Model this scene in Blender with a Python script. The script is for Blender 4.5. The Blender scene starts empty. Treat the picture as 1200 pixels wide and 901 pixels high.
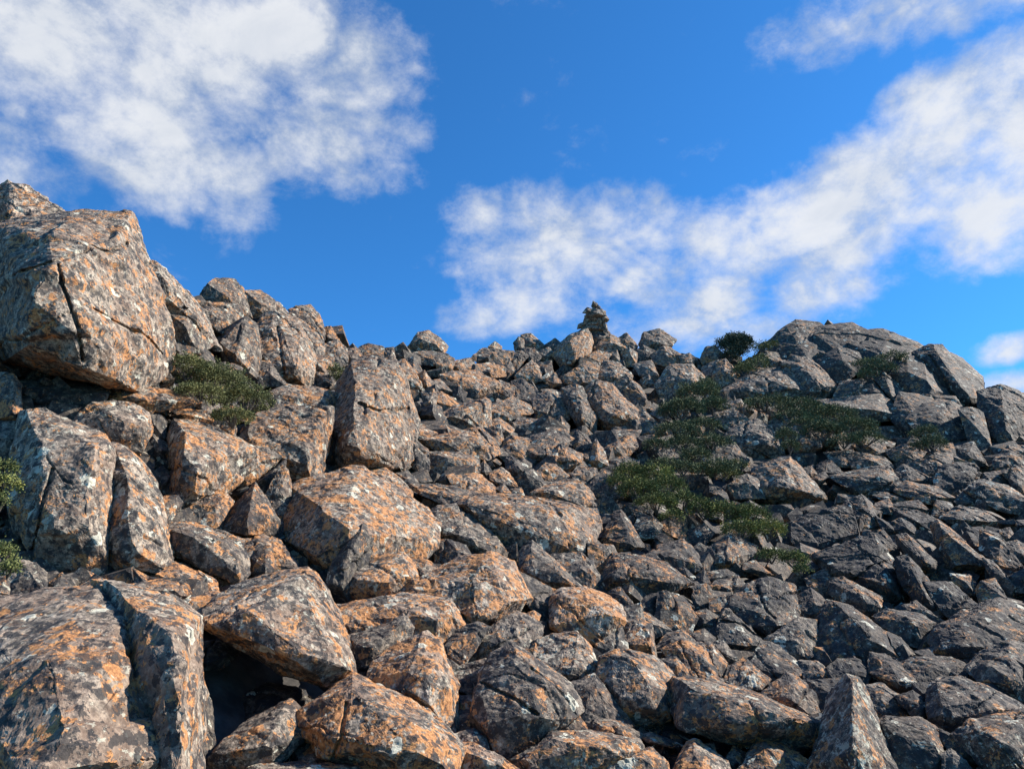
import bpy, bmesh, math, random
import numpy as np
from mathutils import Vector, noise as mnoise

# ------------------------------------------------------------------ camera, world, sun, exposure
scene = bpy.context.scene
col = scene.collection
rng = random.Random(11)
PITCH = math.radians(18.0)
CP, SP = math.cos(PITCH), math.sin(PITCH)
FPX = 1200 * 25.0 / 36.0                       # focal length in photo pixels

cam_d = bpy.data.cameras.new('camera')
cam = bpy.data.objects.new('camera', cam_d)
col.objects.link(cam)
cam_d.lens = 25.0
cam_d.sensor_width = 36.0
cam_d.clip_end = 3000
cam_d.clip_start = 0.05
cam.rotation_euler = (math.radians(90) + PITCH, 0, 0)
scene.camera = cam
scene.view_settings.view_transform = 'Standard'
scene.view_settings.look = 'None'
scene.view_settings.exposure = 1.0
scene.view_settings.gamma = 1.0

SUN_DIR = Vector((0.78, 0.15, 0.60)).normalized()     # towards the sun
SUN_EL = math.asin(SUN_DIR.z)
SUN_AZ = math.atan2(SUN_DIR.x, SUN_DIR.y)

sun_d = bpy.data.lights.new('sun', 'SUN')
sun_d.energy = 5.0
sun_d.angle = math.radians(0.5)
sun_d.color = (1.0, 0.93, 0.84)
sun = bpy.data.objects.new('sun', sun_d)
sun.rotation_euler = SUN_DIR.to_track_quat('Z', 'Y').to_euler()
sun.location = (20, 0, 40)
col.objects.link(sun)

def ray(px, py):
    X = (px - 600.0) / FPX
    Y = (450.5 - py) / FPX
    return Vector((X, CP - Y * SP, SP + Y * CP))

def azel(px, py):
    v = ray(px, py).normalized()
    return math.atan2(v.x, v.y), math.asin(v.z)

class NT:
    def __init__(s, tree):
        s.t = tree
    def n(s, typ, **kw):
        nd = s.t.nodes.new(typ)
        for k, v in kw.items():
            setattr(nd, k, v)
        return nd
    def put(s, sock, v):
        if isinstance(v, bpy.types.NodeSocket):
            s.t.links.new(v, sock)
        elif v is not None:
            sock.default_value = v
    def math(s, op, a, b=None, c=None, clamp=False):
        nd = s.n('ShaderNodeMath', operation=op)
        nd.use_clamp = clamp
        s.put(nd.inputs[0], a)
        if b is not None: s.put(nd.inputs[1], b)
        if c is not None: s.put(nd.inputs[2], c)
        return nd.outputs[0]
    def noise(s, vec, scale, detail=4, rough=0.55, dist=0.0):
        nd = s.n('ShaderNodeTexNoise')
        s.put(nd.inputs['Vector'], vec)
        nd.inputs['Scale'].default_value = scale
        nd.inputs['Detail'].default_value = detail
        nd.inputs['Roughness'].default_value = rough
        nd.inputs['Distortion'].default_value = dist
        return nd.outputs['Fac']
    def smooth(s, v, a, b):
        nd = s.n('ShaderNodeMapRange', interpolation_type='SMOOTHSTEP')
        s.put(nd.inputs[0], v)
        s.put(nd.inputs[1], a); s.put(nd.inputs[2], b)
        nd.inputs[3].default_value = 0; nd.inputs[4].default_value = 1
        return nd.outputs[0]
    def mix(s, f, a, b, blend='MIX'):
        nd = s.n('ShaderNodeMix', data_type='RGBA', blend_type=blend)
        s.put(nd.inputs[0], f)
        for i, v in ((6, a), (7, b)):
            if isinstance(v, tuple): v = (*v, 1.0)
            s.put(nd.inputs[i], v)
        return nd.outputs[2]

world = bpy.data.worlds.new('World')
scene.world = world
world.use_nodes = True
wt = world.node_tree
wt.nodes.clear()
W = NT(wt)
sky = W.n('ShaderNodeTexSky', sky_type='NISHITA')
sky.sun_disc = False
sky.sun_elevation = SUN_EL
sky.sun_rotation = SUN_AZ
sky.altitude = 1200
sky.air_density = 1.0
sky.dust_density = 0.3
sky.ozone_density = 3.0
tc = W.n('ShaderNodeTexCoord')
sep = W.n('ShaderNodeSeparateXYZ')
wt.links.new(tc.outputs['Generated'], sep.inputs[0])
az = W.math('ARCTAN2', sep.outputs[0], sep.outputs[1])
el = W.math('ARCSINE', sep.outputs[2])
# x, y, radius x, radius y, strength   (clouds, given where they stand in the photograph)
CLOUDS = [
 (40, 30, 190, 110, 1.0), (190, 60, 190, 115, 1.1), (350, 50, 140, 80, 1.0), (150, 130, 140, 85, .95),
 (235, 190, 95, 65, .8), (275, 245, 45, 40, .55), (380, 170, 90, 50, .75), (450, 160, 50, 45, .5),
 (20, 200, 70, 40, .25), (420, 90, 80, 50, .7), (165, 200, 50, 40, .5),
 (640, 298, 100, 56, .8), (600, 258, 65, 45, .75), (705, 292, 55, 42, .45), (640, 355, 70, 35, .6), (700, 385, 60, 22, .35),
 (560, 372, 30, 16, .3), (780, 388, 60, 18, .3),
 (842, 348, 52, 30, .7), (765, 325, 60, 32, .5), (720, 250, 50, 26, .35), (790, 270, 50, 26, .4), (880, 275, 100, 52, .85), (985, 262, 120, 70, 1.05), (1060, 215, 110, 75, 1.0),
 (1120, 140, 95, 85, 1.0), (1160, 250, 110, 65, 1.05), (975, 335, 70, 34, .6), (1190, 90, 70, 60, 1.0), (1230, 200, 90, 120, 1.0),
 (1050, 20, 115, 40, .6), (1150, 6, 110, 28, .55), (960, 30, 60, 24, .25),
 (1185, 408, 45, 17, .75), (1190, 450, 55, 16, .9), (870, 390, 50, 14, .15),
 (-250, 120, 200, 150, 1.0), (1500, 60, 220, 120, 1.0), (1700, 330, 200, 60, .9), (-500, 330, 200, 60, .8),
]
mask = None
for (cx, cy, rx, ry, st) in CLOUDS:
    a0, e0 = azel(cx, cy)
    ra = abs(azel(cx + rx, cy)[0] - azel(cx - rx, cy)[0]) / 2
    re = abs(azel(cx, cy - ry)[1] - azel(cx, cy + ry)[1]) / 2
    u = W.math('MULTIPLY_ADD', az, 1 / ra, -a0 / ra)
    v = W.math('MULTIPLY_ADD', el, 1 / re, -e0 / re)
    r2 = W.math('ADD', W.math('MULTIPLY', u, u), W.math('MULTIPLY', v, v))
    m = W.math('MULTIPLY_ADD', r2, -st, st)
    mask = m if mask is None else W.math('SMOOTH_MAX', mask, m, 0.25)
# clouds elsewhere in the sky, above and behind
gen = W.noise(tc.outputs['Generated'], 2.2, 3, .5)
away = W.smooth(W.math('ABSOLUTE', az), 1.1, 1.5)
high = W.smooth(el, 1.0, 1.2)
away = W.math('MAXIMUM', away, high)
gm = W.math('MULTIPLY_ADD', W.smooth(gen, .54, .74), 2.0, -1.0)
mask = W.math('MAXIMUM', mask, W.math('MULTIPLY_ADD', W.math('SUBTRACT', gm, -1.0), away, -1.0))
mask = W.math('MAXIMUM', mask, -1.0)
mp = W.n('ShaderNodeMapping')
wt.links.new(tc.outputs['Generated'], mp.inputs[0])
mp.inputs['Scale'].default_value = (1.0, 1.0, 1.35)
f1 = W.noise(mp.outputs[0], 8.5, 10, .62, .15)
f2 = W.noise(mp.outputs[0], 34.0, 9, .70, .0)
fb = W.math('ADD', W.math('MULTIPLY', f1, 4.1), W.math('MULTIPLY', f2, 1.45))
dens = W.math('ADD', W.math('MULTIPLY_ADD', mask, 1.12, -.05), W.math('SUBTRACT', fb, 2.88))
alpha = W.smooth(dens, -0.85, 1.35)
core = W.smooth(dens, 0.3, 1.2)
cshade = W.noise(mp.outputs[0], 7.0, 6, .6, .5)
ccol = W.mix(W.smooth(cshade, .38, .62), (4.9, 5.5, 6.4), (7.6, 7.8, 8.1))
ccol = W.mix(W.math('MULTIPLY', core, .6), ccol, (7.9, 8.05, 8.3))
skyc = W.mix(1.0, sky.outputs[0], (0.44, 1.32, 1.98), 'MULTIPLY')
fin = W.mix(W.math('MULTIPLY', alpha, .93), skyc, ccol)
bg = W.n('ShaderNodeBackground')
wt.links.new(fin, bg.inputs[0])
bg.inputs[1].default_value = 0.056
wo = W.n('ShaderNodeOutputWorld')
wt.links.new(bg.outputs[0], wo.inputs[0])

# ------------------------------------------------------------------ the lie of the slope (view depth in metres per photo pixel)
GX = np.array([-900, -200, 0, 150, 300, 450, 600, 750, 900, 1050, 1200, 1400, 2100.])
GY = np.array([220, 300, 380, 430, 480, 540, 600, 660, 720, 780, 840, 901, 1000, 1350.])
GD = np.array([
 [9, 10, 10.5, 12, 22, 28, 34, 36, 36, 34, 32, 30, 26],
 [8.5, 9.2, 9.5, 10.5, 20, 27, 33, 35, 35, 33, 31, 29, 24],
 [8, 8.6, 8.8, 9.5, 17, 24, 31, 32, 31, 29, 28, 26, 22],
 [7.6, 8.2, 8.5, 9.2, 14.5, 19, 27, 28, 27, 26, 26, 24, 20],
 [7, 7.6, 7.8, 8.6, 12, 15.5, 21, 23, 23, 23, 23, 21, 18],
 [6.4, 7, 7.2, 8, 10.5, 13, 16, 18, 19, 19, 18.5, 17, 15],
 [5.8, 6.4, 6.6, 7.4, 9.2, 11, 12.8, 14.5, 15.5, 15.5, 14.5, 13.5, 12],
 [5.2, 5.8, 6.0, 6.6, 8, 9, 10, 11.5, 12.5, 12, 11.5, 11, 10],
 [4.4, 4.6, 4.6, 5.2, 6.6, 7.4, 8.2, 9.2, 10, 9.8, 9.3, 9, 8.2],
 [3.9, 3.9, 3.9, 4.4, 5.7, 6.3, 6.9, 7.5, 8, 8, 7.6, 7.3, 6.8],
 [3.5, 3.5, 3.5, 3.9, 5.1, 5.4, 5.8, 6.3, 6.7, 6.6, 6.3, 6.1, 5.8],
 [3.2, 3.2, 3.2, 3.6, 4.5, 4.7, 5.0, 5.4, 5.7, 5.5, 5.2, 5.1, 5],
 [2.9, 2.8, 2.8, 3.1, 3.7, 3.9, 4.1, 4.4, 4.6, 4.4, 4.2, 4.2, 4.1],
 [2.3, 2.3, 2.3, 2.4, 2.5, 2.5, 2.6, 2.6, 2.6, 2.6, 2.6, 2.5, 2.5]])
SKX = [-900, -200, 0, 60, 150, 175, 230, 260, 330, 375, 410, 480, 560, 600, 650, 690, 730, 780, 830, 880, 900, 930, 1000, 1100, 1145, 1160, 1200, 1400, 2100]
SKY = [330, 250, 225, 262, 262, 315, 352, 345, 352, 375, 412, 418, 424, 412, 408, 396, 408, 412, 424, 420, 402, 390, 392, 416, 455, 468, 468, 480, 500]

def D(x, y):
    x = min(max(x, GX[0]), GX[-1]); y = min(max(y, GY[0]), GY[-1])
    i = min(int(np.searchsorted(GX, x, 'right')) - 1, len(GX) - 2)
    j = min(int(np.searchsorted(GY, y, 'right')) - 1, len(GY) - 2)
    u = (x - GX[i]) / (GX[i + 1] - GX[i]); v = (y - GY[j]) / (GY[j + 1] - GY[j])
    return float((GD[j, i] * (1 - u) + GD[j, i + 1] * u) * (1 - v) + (GD[j + 1, i] * (1 - u) + GD[j + 1, i + 1] * u) * v)

# ------------------------------------------------------------------ materials
def new_mat(name):
    m = bpy.data.materials.new(name)
    m.use_nodes = True
    t = m.node_tree
    t.nodes.clear()
    N = NT(t)
    out = N.n('ShaderNodeOutputMaterial')
    b = N.n('ShaderNodeBsdfPrincipled')
    t.links.new(b.outputs[0], out.inputs[0])
    return m, N, b

def make_rock_mat():
    m, N, b = new_mat('lichen_rock')
    oi = N.n('ShaderNodeObjectInfo')
    sc = N.n('ShaderNodeSeparateColor')
    N.t.links.new(oi.outputs['Color'], sc.inputs[0])
    orange, bright, pale = sc.outputs[0], sc.outputs[1], sc.outputs[2]
    tcn = N.n('ShaderNodeTexCoord')
    va = N.n('ShaderNodeVectorMath', operation='ADD')
    N.t.links.new(tcn.outputs['Object'], va.inputs[0])
    cx = N.n('ShaderNodeCombineXYZ')
    r100 = N.math('MULTIPLY', oi.outputs['Random'], 91.0)
    N.put(cx.inputs[0], r100); N.put(cx.inputs[1], N.math('MULTIPLY', r100, 1.7)); N.put(cx.inputs[2], N.math('MULTIPLY', r100, -.6))
    N.t.links.new(cx.outputs[0], va.inputs[1])
    P = va.outputs[0]
    n_lo = N.noise(P, 1.6, 5, .6)
    n_md = N.noise(P, 8.0, 8, .68, .3)
    n_hi = N.noise(P, 42.0, 6, .7)
    g = N.mix(N.smooth(n_md, .34, .66), (.038, .034, .030), (.36, .30, .235))
    g2 = N.mix(N.smooth(n_hi, .35, .65), (.45, .45, .45), (1.5, 1.45, 1.38))
    base = N.mix(1.0, g, g2, 'MULTIPLY')
    # brown iron weathering
    base = N.mix(N.math('MULTIPLY', N.smooth(n_lo, .45, .62), N.math('MULTIPLY', orange, .9)), base, (.19, .12, .08))
    # per boulder tone
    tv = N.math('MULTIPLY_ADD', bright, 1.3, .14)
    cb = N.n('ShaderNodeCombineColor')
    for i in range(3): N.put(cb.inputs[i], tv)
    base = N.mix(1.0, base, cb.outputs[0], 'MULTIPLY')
    # orange lichen: crusty patches with a clear edge
    n_o1 = N.noise(P, 3.7, 7, .66)
    n_o2 = N.noise(P, 21.0, 5, .62)
    no = N.math('ADD', N.math('MULTIPLY', n_o1, .62), N.math('MULTIPLY', n_o2, .38))
    th = N.math('MULTIPLY_ADD', orange, -.125, .607)
    om = N.smooth(no, th, N.math('ADD', th, .012))
    oc = N.mix(N.smooth(n_hi, .36, .64), (.24, .098, .034), (.52, .245, .088))
    base = N.mix(N.math('MULTIPLY', om, .92), base, oc)
    # second, rustier crust
    n_r = N.noise(P, 6.3, 8, .7, .4)
    rm = N.smooth(n_r, N.math('MULTIPLY_ADD', orange, -.10, .64), N.math('MULTIPLY_ADD', orange, -.10, .69))
    base = N.mix(N.math('MULTIPLY', rm, .4), base, (.22, .115, .065))
    # black crust lichen
    n_bk = N.math('ADD', N.math('MULTIPLY', N.noise(P, 5.0, 9, .75, .5), .6), N.math('MULTIPLY', N.noise(P, 21.0, 6, .7, .3), .4))
    bk = N.smooth(n_bk, N.math('MULTIPLY_ADD', bright, .07, .49), N.math('MULTIPLY_ADD', bright, .07, .515))
    base = N.mix(N.math('MULTIPLY', bk, .9), base, (.022, .022, .024))
    # pale cream lichen rosettes
    n_p = N.noise(P, 4.3, 9, .74, .2)
    n_p2 = N.noise(P, 30.0, 4, .7)
    npp = N.math('ADD', N.math('MULTIPLY', n_p, .75), N.math('MULTIPLY', n_p2, .25))
    tp = N.math('MULTIPLY_ADD', pale, -.105, .64)
    pm = N.smooth(npp, tp, N.math('ADD', tp, .02))
    pc = N.mix(n_hi, (.26, .255, .20), (.50, .48, .37))
    base = N.mix(N.math('MULTIPLY', pm, .85), base, pc)
    # round thalli: cream rosettes, black dots and small orange discs
    def discs(scale, r0, jitter, pick, seedv):
        wv = N.n('ShaderNodeVectorMath', operation='MULTIPLY_ADD')
        nn = N.n('ShaderNodeTexNoise'); N.t.links.new(P, nn.inputs['Vector']); nn.inputs['Scale'].default_value = scale * 3.1; nn.inputs['Detail'].default_value = 5
        N.t.links.new(nn.outputs['Color'], wv.inputs[0]); wv.inputs[1].default_value = (jitter / scale,) * 3
        N.t.links.new(P, wv.inputs[2])
        v = N.n('ShaderNodeTexVoronoi'); N.t.links.new(wv.outputs[0], v.inputs['Vector']); v.inputs['Scale'].default_value = scale
        sv = N.n('ShaderNodeSeparateColor'); N.t.links.new(v.outputs['Color'], sv.inputs[0])
        rad = N.math('MULTIPLY_ADD', sv.outputs[1], r0 * .7, r0 * .5)
        ins = N.math('SUBTRACT', 1.0, N.smooth(v.outputs['Distance'], N.math('SUBTRACT', rad, .03), rad))
        return N.math('MULTIPLY', ins, N.math('LESS_THAN', sv.outputs[0], pick)), N.math('DIVIDE', v.outputs['Distance'], rad)
    d1, q1 = discs(7.5, .42, .9, N.math('MULTIPLY', N.math('MULTIPLY', orange, orange), .45), 0)
    base = N.mix(N.math('MULTIPLY', d1, .85), base, oc)
    d2, q2 = discs(5.2, .36, .8, N.math('MULTIPLY_ADD', pale, .36, .02), 0)
    pc2 = N.mix(N.smooth(N.math('ADD', N.math('MULTIPLY', q2, .5), N.math('MULTIPLY', n_hi, .8)), .45, .85), (.27, .265, .21), (.54, .52, .41))
    base = N.mix(N.math('MULTIPLY', d2, .85), base, pc2)
    # fine cream and black mottling
    n_c = N.noise(P, 13.0, 7, .68)
    cm = N.smooth(n_c, N.math('MULTIPLY_ADD', pale, -.07, .65), N.math('MULTIPLY_ADD', pale, -.07, .665))
    base = N.mix(N.math('MULTIPLY', cm, .75), base, (.42, .40, .31))
    n_k = N.noise(P, 9.5, 7, .66, .1)
    km = N.smooth(n_k, .560, .572)
    base = N.mix(N.math('MULTIPLY', km, .85), base, (.026, .025, .025))
    d3, q3 = discs(15.0, .46, .8, .28, 0)
    base = N.mix(N.math('MULTIPLY', d3, .8), base, (.028, .027, .027))
    N.put(b.inputs['Base Color'], base)
    b.inputs['Roughness'].default_value = .82
    b.inputs['Specular IOR Level'].default_value = .35
    hh = N.math('ADD', N.math('MULTIPLY', n_md, .4), N.math('MULTIPLY', n_hi, .6))
    bp = N.n('ShaderNodeBump')
    bp.inputs['Strength'].default_value = .7
    bp.inputs['Distance'].default_value = .025
    N.put(bp.inputs['Height'], hh)
    N.t.links.new(bp.outputs[0], b.inputs['Normal'])
    return m

def make_leaf_mat(name, dark, light, yellow):
    m, N, b = new_mat(name)
    tcn = N.n('ShaderNodeTexCoord')
    a = N.noise(tcn.outputs['Object'], 2.2, 4, .6)
    h = N.noise(tcn.outputs['Object'], 28, 3, .6)
    c = N.mix(N.smooth(h, .35, .65), dark, light)
    c = N.mix(N.math('MULTIPLY', N.smooth(a, .5, .68), .7), c, yellow)
    N.put(b.inputs['Base Color'], c)
    b.inputs['Roughness'].default_value = .9
    b.inputs['Specular IOR Level'].default_value = .08
    try:
        b.inputs['Subsurface Weight'].default_value = 0
        b.inputs['Transmission Weight'].default_value = 0
    except KeyError:
        pass
    return m

def make_plain(name, c1, c2, scale=6):
    m, N, b = new_mat(name)
    tcn = N.n('ShaderNodeTexCoord')
    a = N.noise(tcn.outputs['Object'], scale, 7, .65)
    N.put(b.inputs['Base Color'], N.mix(N.smooth(a, .35, .65), c1, c2))
    b.inputs['Roughness'].default_value = .9
    bp = N.n('ShaderNodeBump'); bp.inputs['Strength'].default_value = .6; bp.inputs['Distance'].default_value = .05
    N.put(bp.inputs['Height'], a); N.t.links.new(bp.outputs[0], b.inputs['Normal'])
    return m

ROCK = make_rock_mat()
LEAF = make_leaf_mat('cushion_leaves', (.05, .056, .024), (.18, .19, .085), (.22, .21, .08))
LEAF_DARK = make_leaf_mat('dark_leaves', (.042, .052, .028), (.15, .17, .09), (.19, .205, .09))
LEAF_BUSH = make_leaf_mat('bush_leaves', (.02, .028, .02), (.085, .10, .065), (.10, .12, .07))
LEAF_OLIVE = make_leaf_mat('olive_leaves', (.046, .056, .024), (.17, .19, .07), (.33, .32, .085))
WOOD = make_plain('twig_bark', (.05, .04, .03), (.14, .11, .09), 12)
SOIL = make_plain('stony_soil', (.035, .032, .03), (.11, .10, .09), 3)

def tag(o, label=None, cat=None, group=None, kind=None):
    if label: o['label'] = label
    if cat: o['category'] = cat
    if group: o['group'] = group
    if kind: o['kind'] = kind
    return o

def link_mesh(name, me, mat, parent=None, loc=None):
    if mat and not me.materials: me.materials.append(mat)
    o = bpy.data.objects.new(name, me)
    col.objects.link(o)
    if parent: o.parent = parent
    if loc is not None: o.location = loc
    return o

# ------------------------------------------------------------------ ground sheet under the boulders
def build_ground():
    xs = np.linspace(-900, 2100, 151)
    verts, faces = [], []
    rows = 64
    nb = 6
    for i, x in enumerate(xs):
        s = float(np.interp(x, SKX, SKY)) + 9
        for j in range(rows):
            y = 1350 + (s - 1350) * (j / (rows - 1)) ** .8
            d = D(x, y)
            off = .25 + .055 * d + .5 * mnoise.noise(Vector((x / 60., y / 45., 3))) * d * .04
            verts.append(ray(x, y) * (d + off))
        top = verts[-1]
        for k in range(1, nb + 1):
            verts.append(Vector((top.x * (1 + .15 * k), top.y + 6 * k ** 1.7, top.z - .9 * k ** 1.9)))
    R = rows + nb
    for i in range(len(xs) - 1):
        for j in range(R - 1):
            a = i * R + j
            faces.append((a, a + R, a + R + 1, a + 1))
    me = bpy.data.meshes.new('ground')
    me.from_pydata([tuple(v) for v in verts], [], faces)
    o = link_mesh('ground', me, SOIL)
    tag(o, kind='structure')
    v, f = [], []
    ys = [-600, -120, -30, -4, 2.5, 60, 700]
    zs = [-150, -38, -11, -2.9, -2.6, -14, -60]
    xs = [-700, -120, 0, 120, 700]
    for i, x in enumerate(xs):
        for y, z in zip(ys, zs): v.append((x, y, z))
    for i in range(len(xs) - 1):
        for j in range(len(ys) - 1):
            a = i * len(ys) + j
            f.append((a, a + len(ys), a + len(ys) + 1, a + 1))
    me = bpy.data.meshes.new('hillside')
    me.from_pydata(v, [], f)
    tag(link_mesh('hillside', me, SOIL), kind='structure')
build_ground()

# ------------------------------------------------------------------ numpy noise
_prm = np.random.RandomState(5).permutation(256)
_prm = np.concatenate([_prm, _prm, _prm])
_grd = np.random.RandomState(6).normal(size=(256, 3)); _grd /= np.linalg.norm(_grd, axis=1)[:, None]
def pnoise(p):
    i = np.floor(p).astype(np.int64); f = p - i
    w = f * f * f * (f * (f * 6 - 15) + 10)
    i &= 255
    res = 0
    for dx in (0, 1):
        wx = w[:, 0] if dx else 1 - w[:, 0]
        for dy in (0, 1):
            wy = w[:, 1] if dy else 1 - w[:, 1]
            for dz in (0, 1):
                wz = w[:, 2] if dz else 1 - w[:, 2]
                h = _prm[_prm[_prm[(i[:, 0] + dx) & 255] + ((i[:, 1] + dy) & 255)] + ((i[:, 2] + dz) & 255)]
                g = _grd[h]
                res = res + wx * wy * wz * (g[:, 0] * (f[:, 0] - dx) + g[:, 1] * (f[:, 1] - dy) + g[:, 2] * (f[:, 2] - dz))
    return res * 1.6

# ------------------------------------------------------------------ boulders
REG = {'A': (0, 200, 4), 'B': (0, 420, 4), 'C': (0, 640, 3.4533), 'D': (200, 300, 4), 'E': (200, 480, 4), 'F': (200, 670, 3.9),
       'G': (450, 340, 4), 'H': (450, 520, 4), 'I': (450, 676, 4), 'J': (700, 360, 4), 'K': (700, 540, 4), 'L': (700, 676, 4),
       'M': (900, 360, 4), 'N': (900, 540, 4), 'O': (900, 676, 4), 'Z': (640, 330, 10)}
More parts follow.
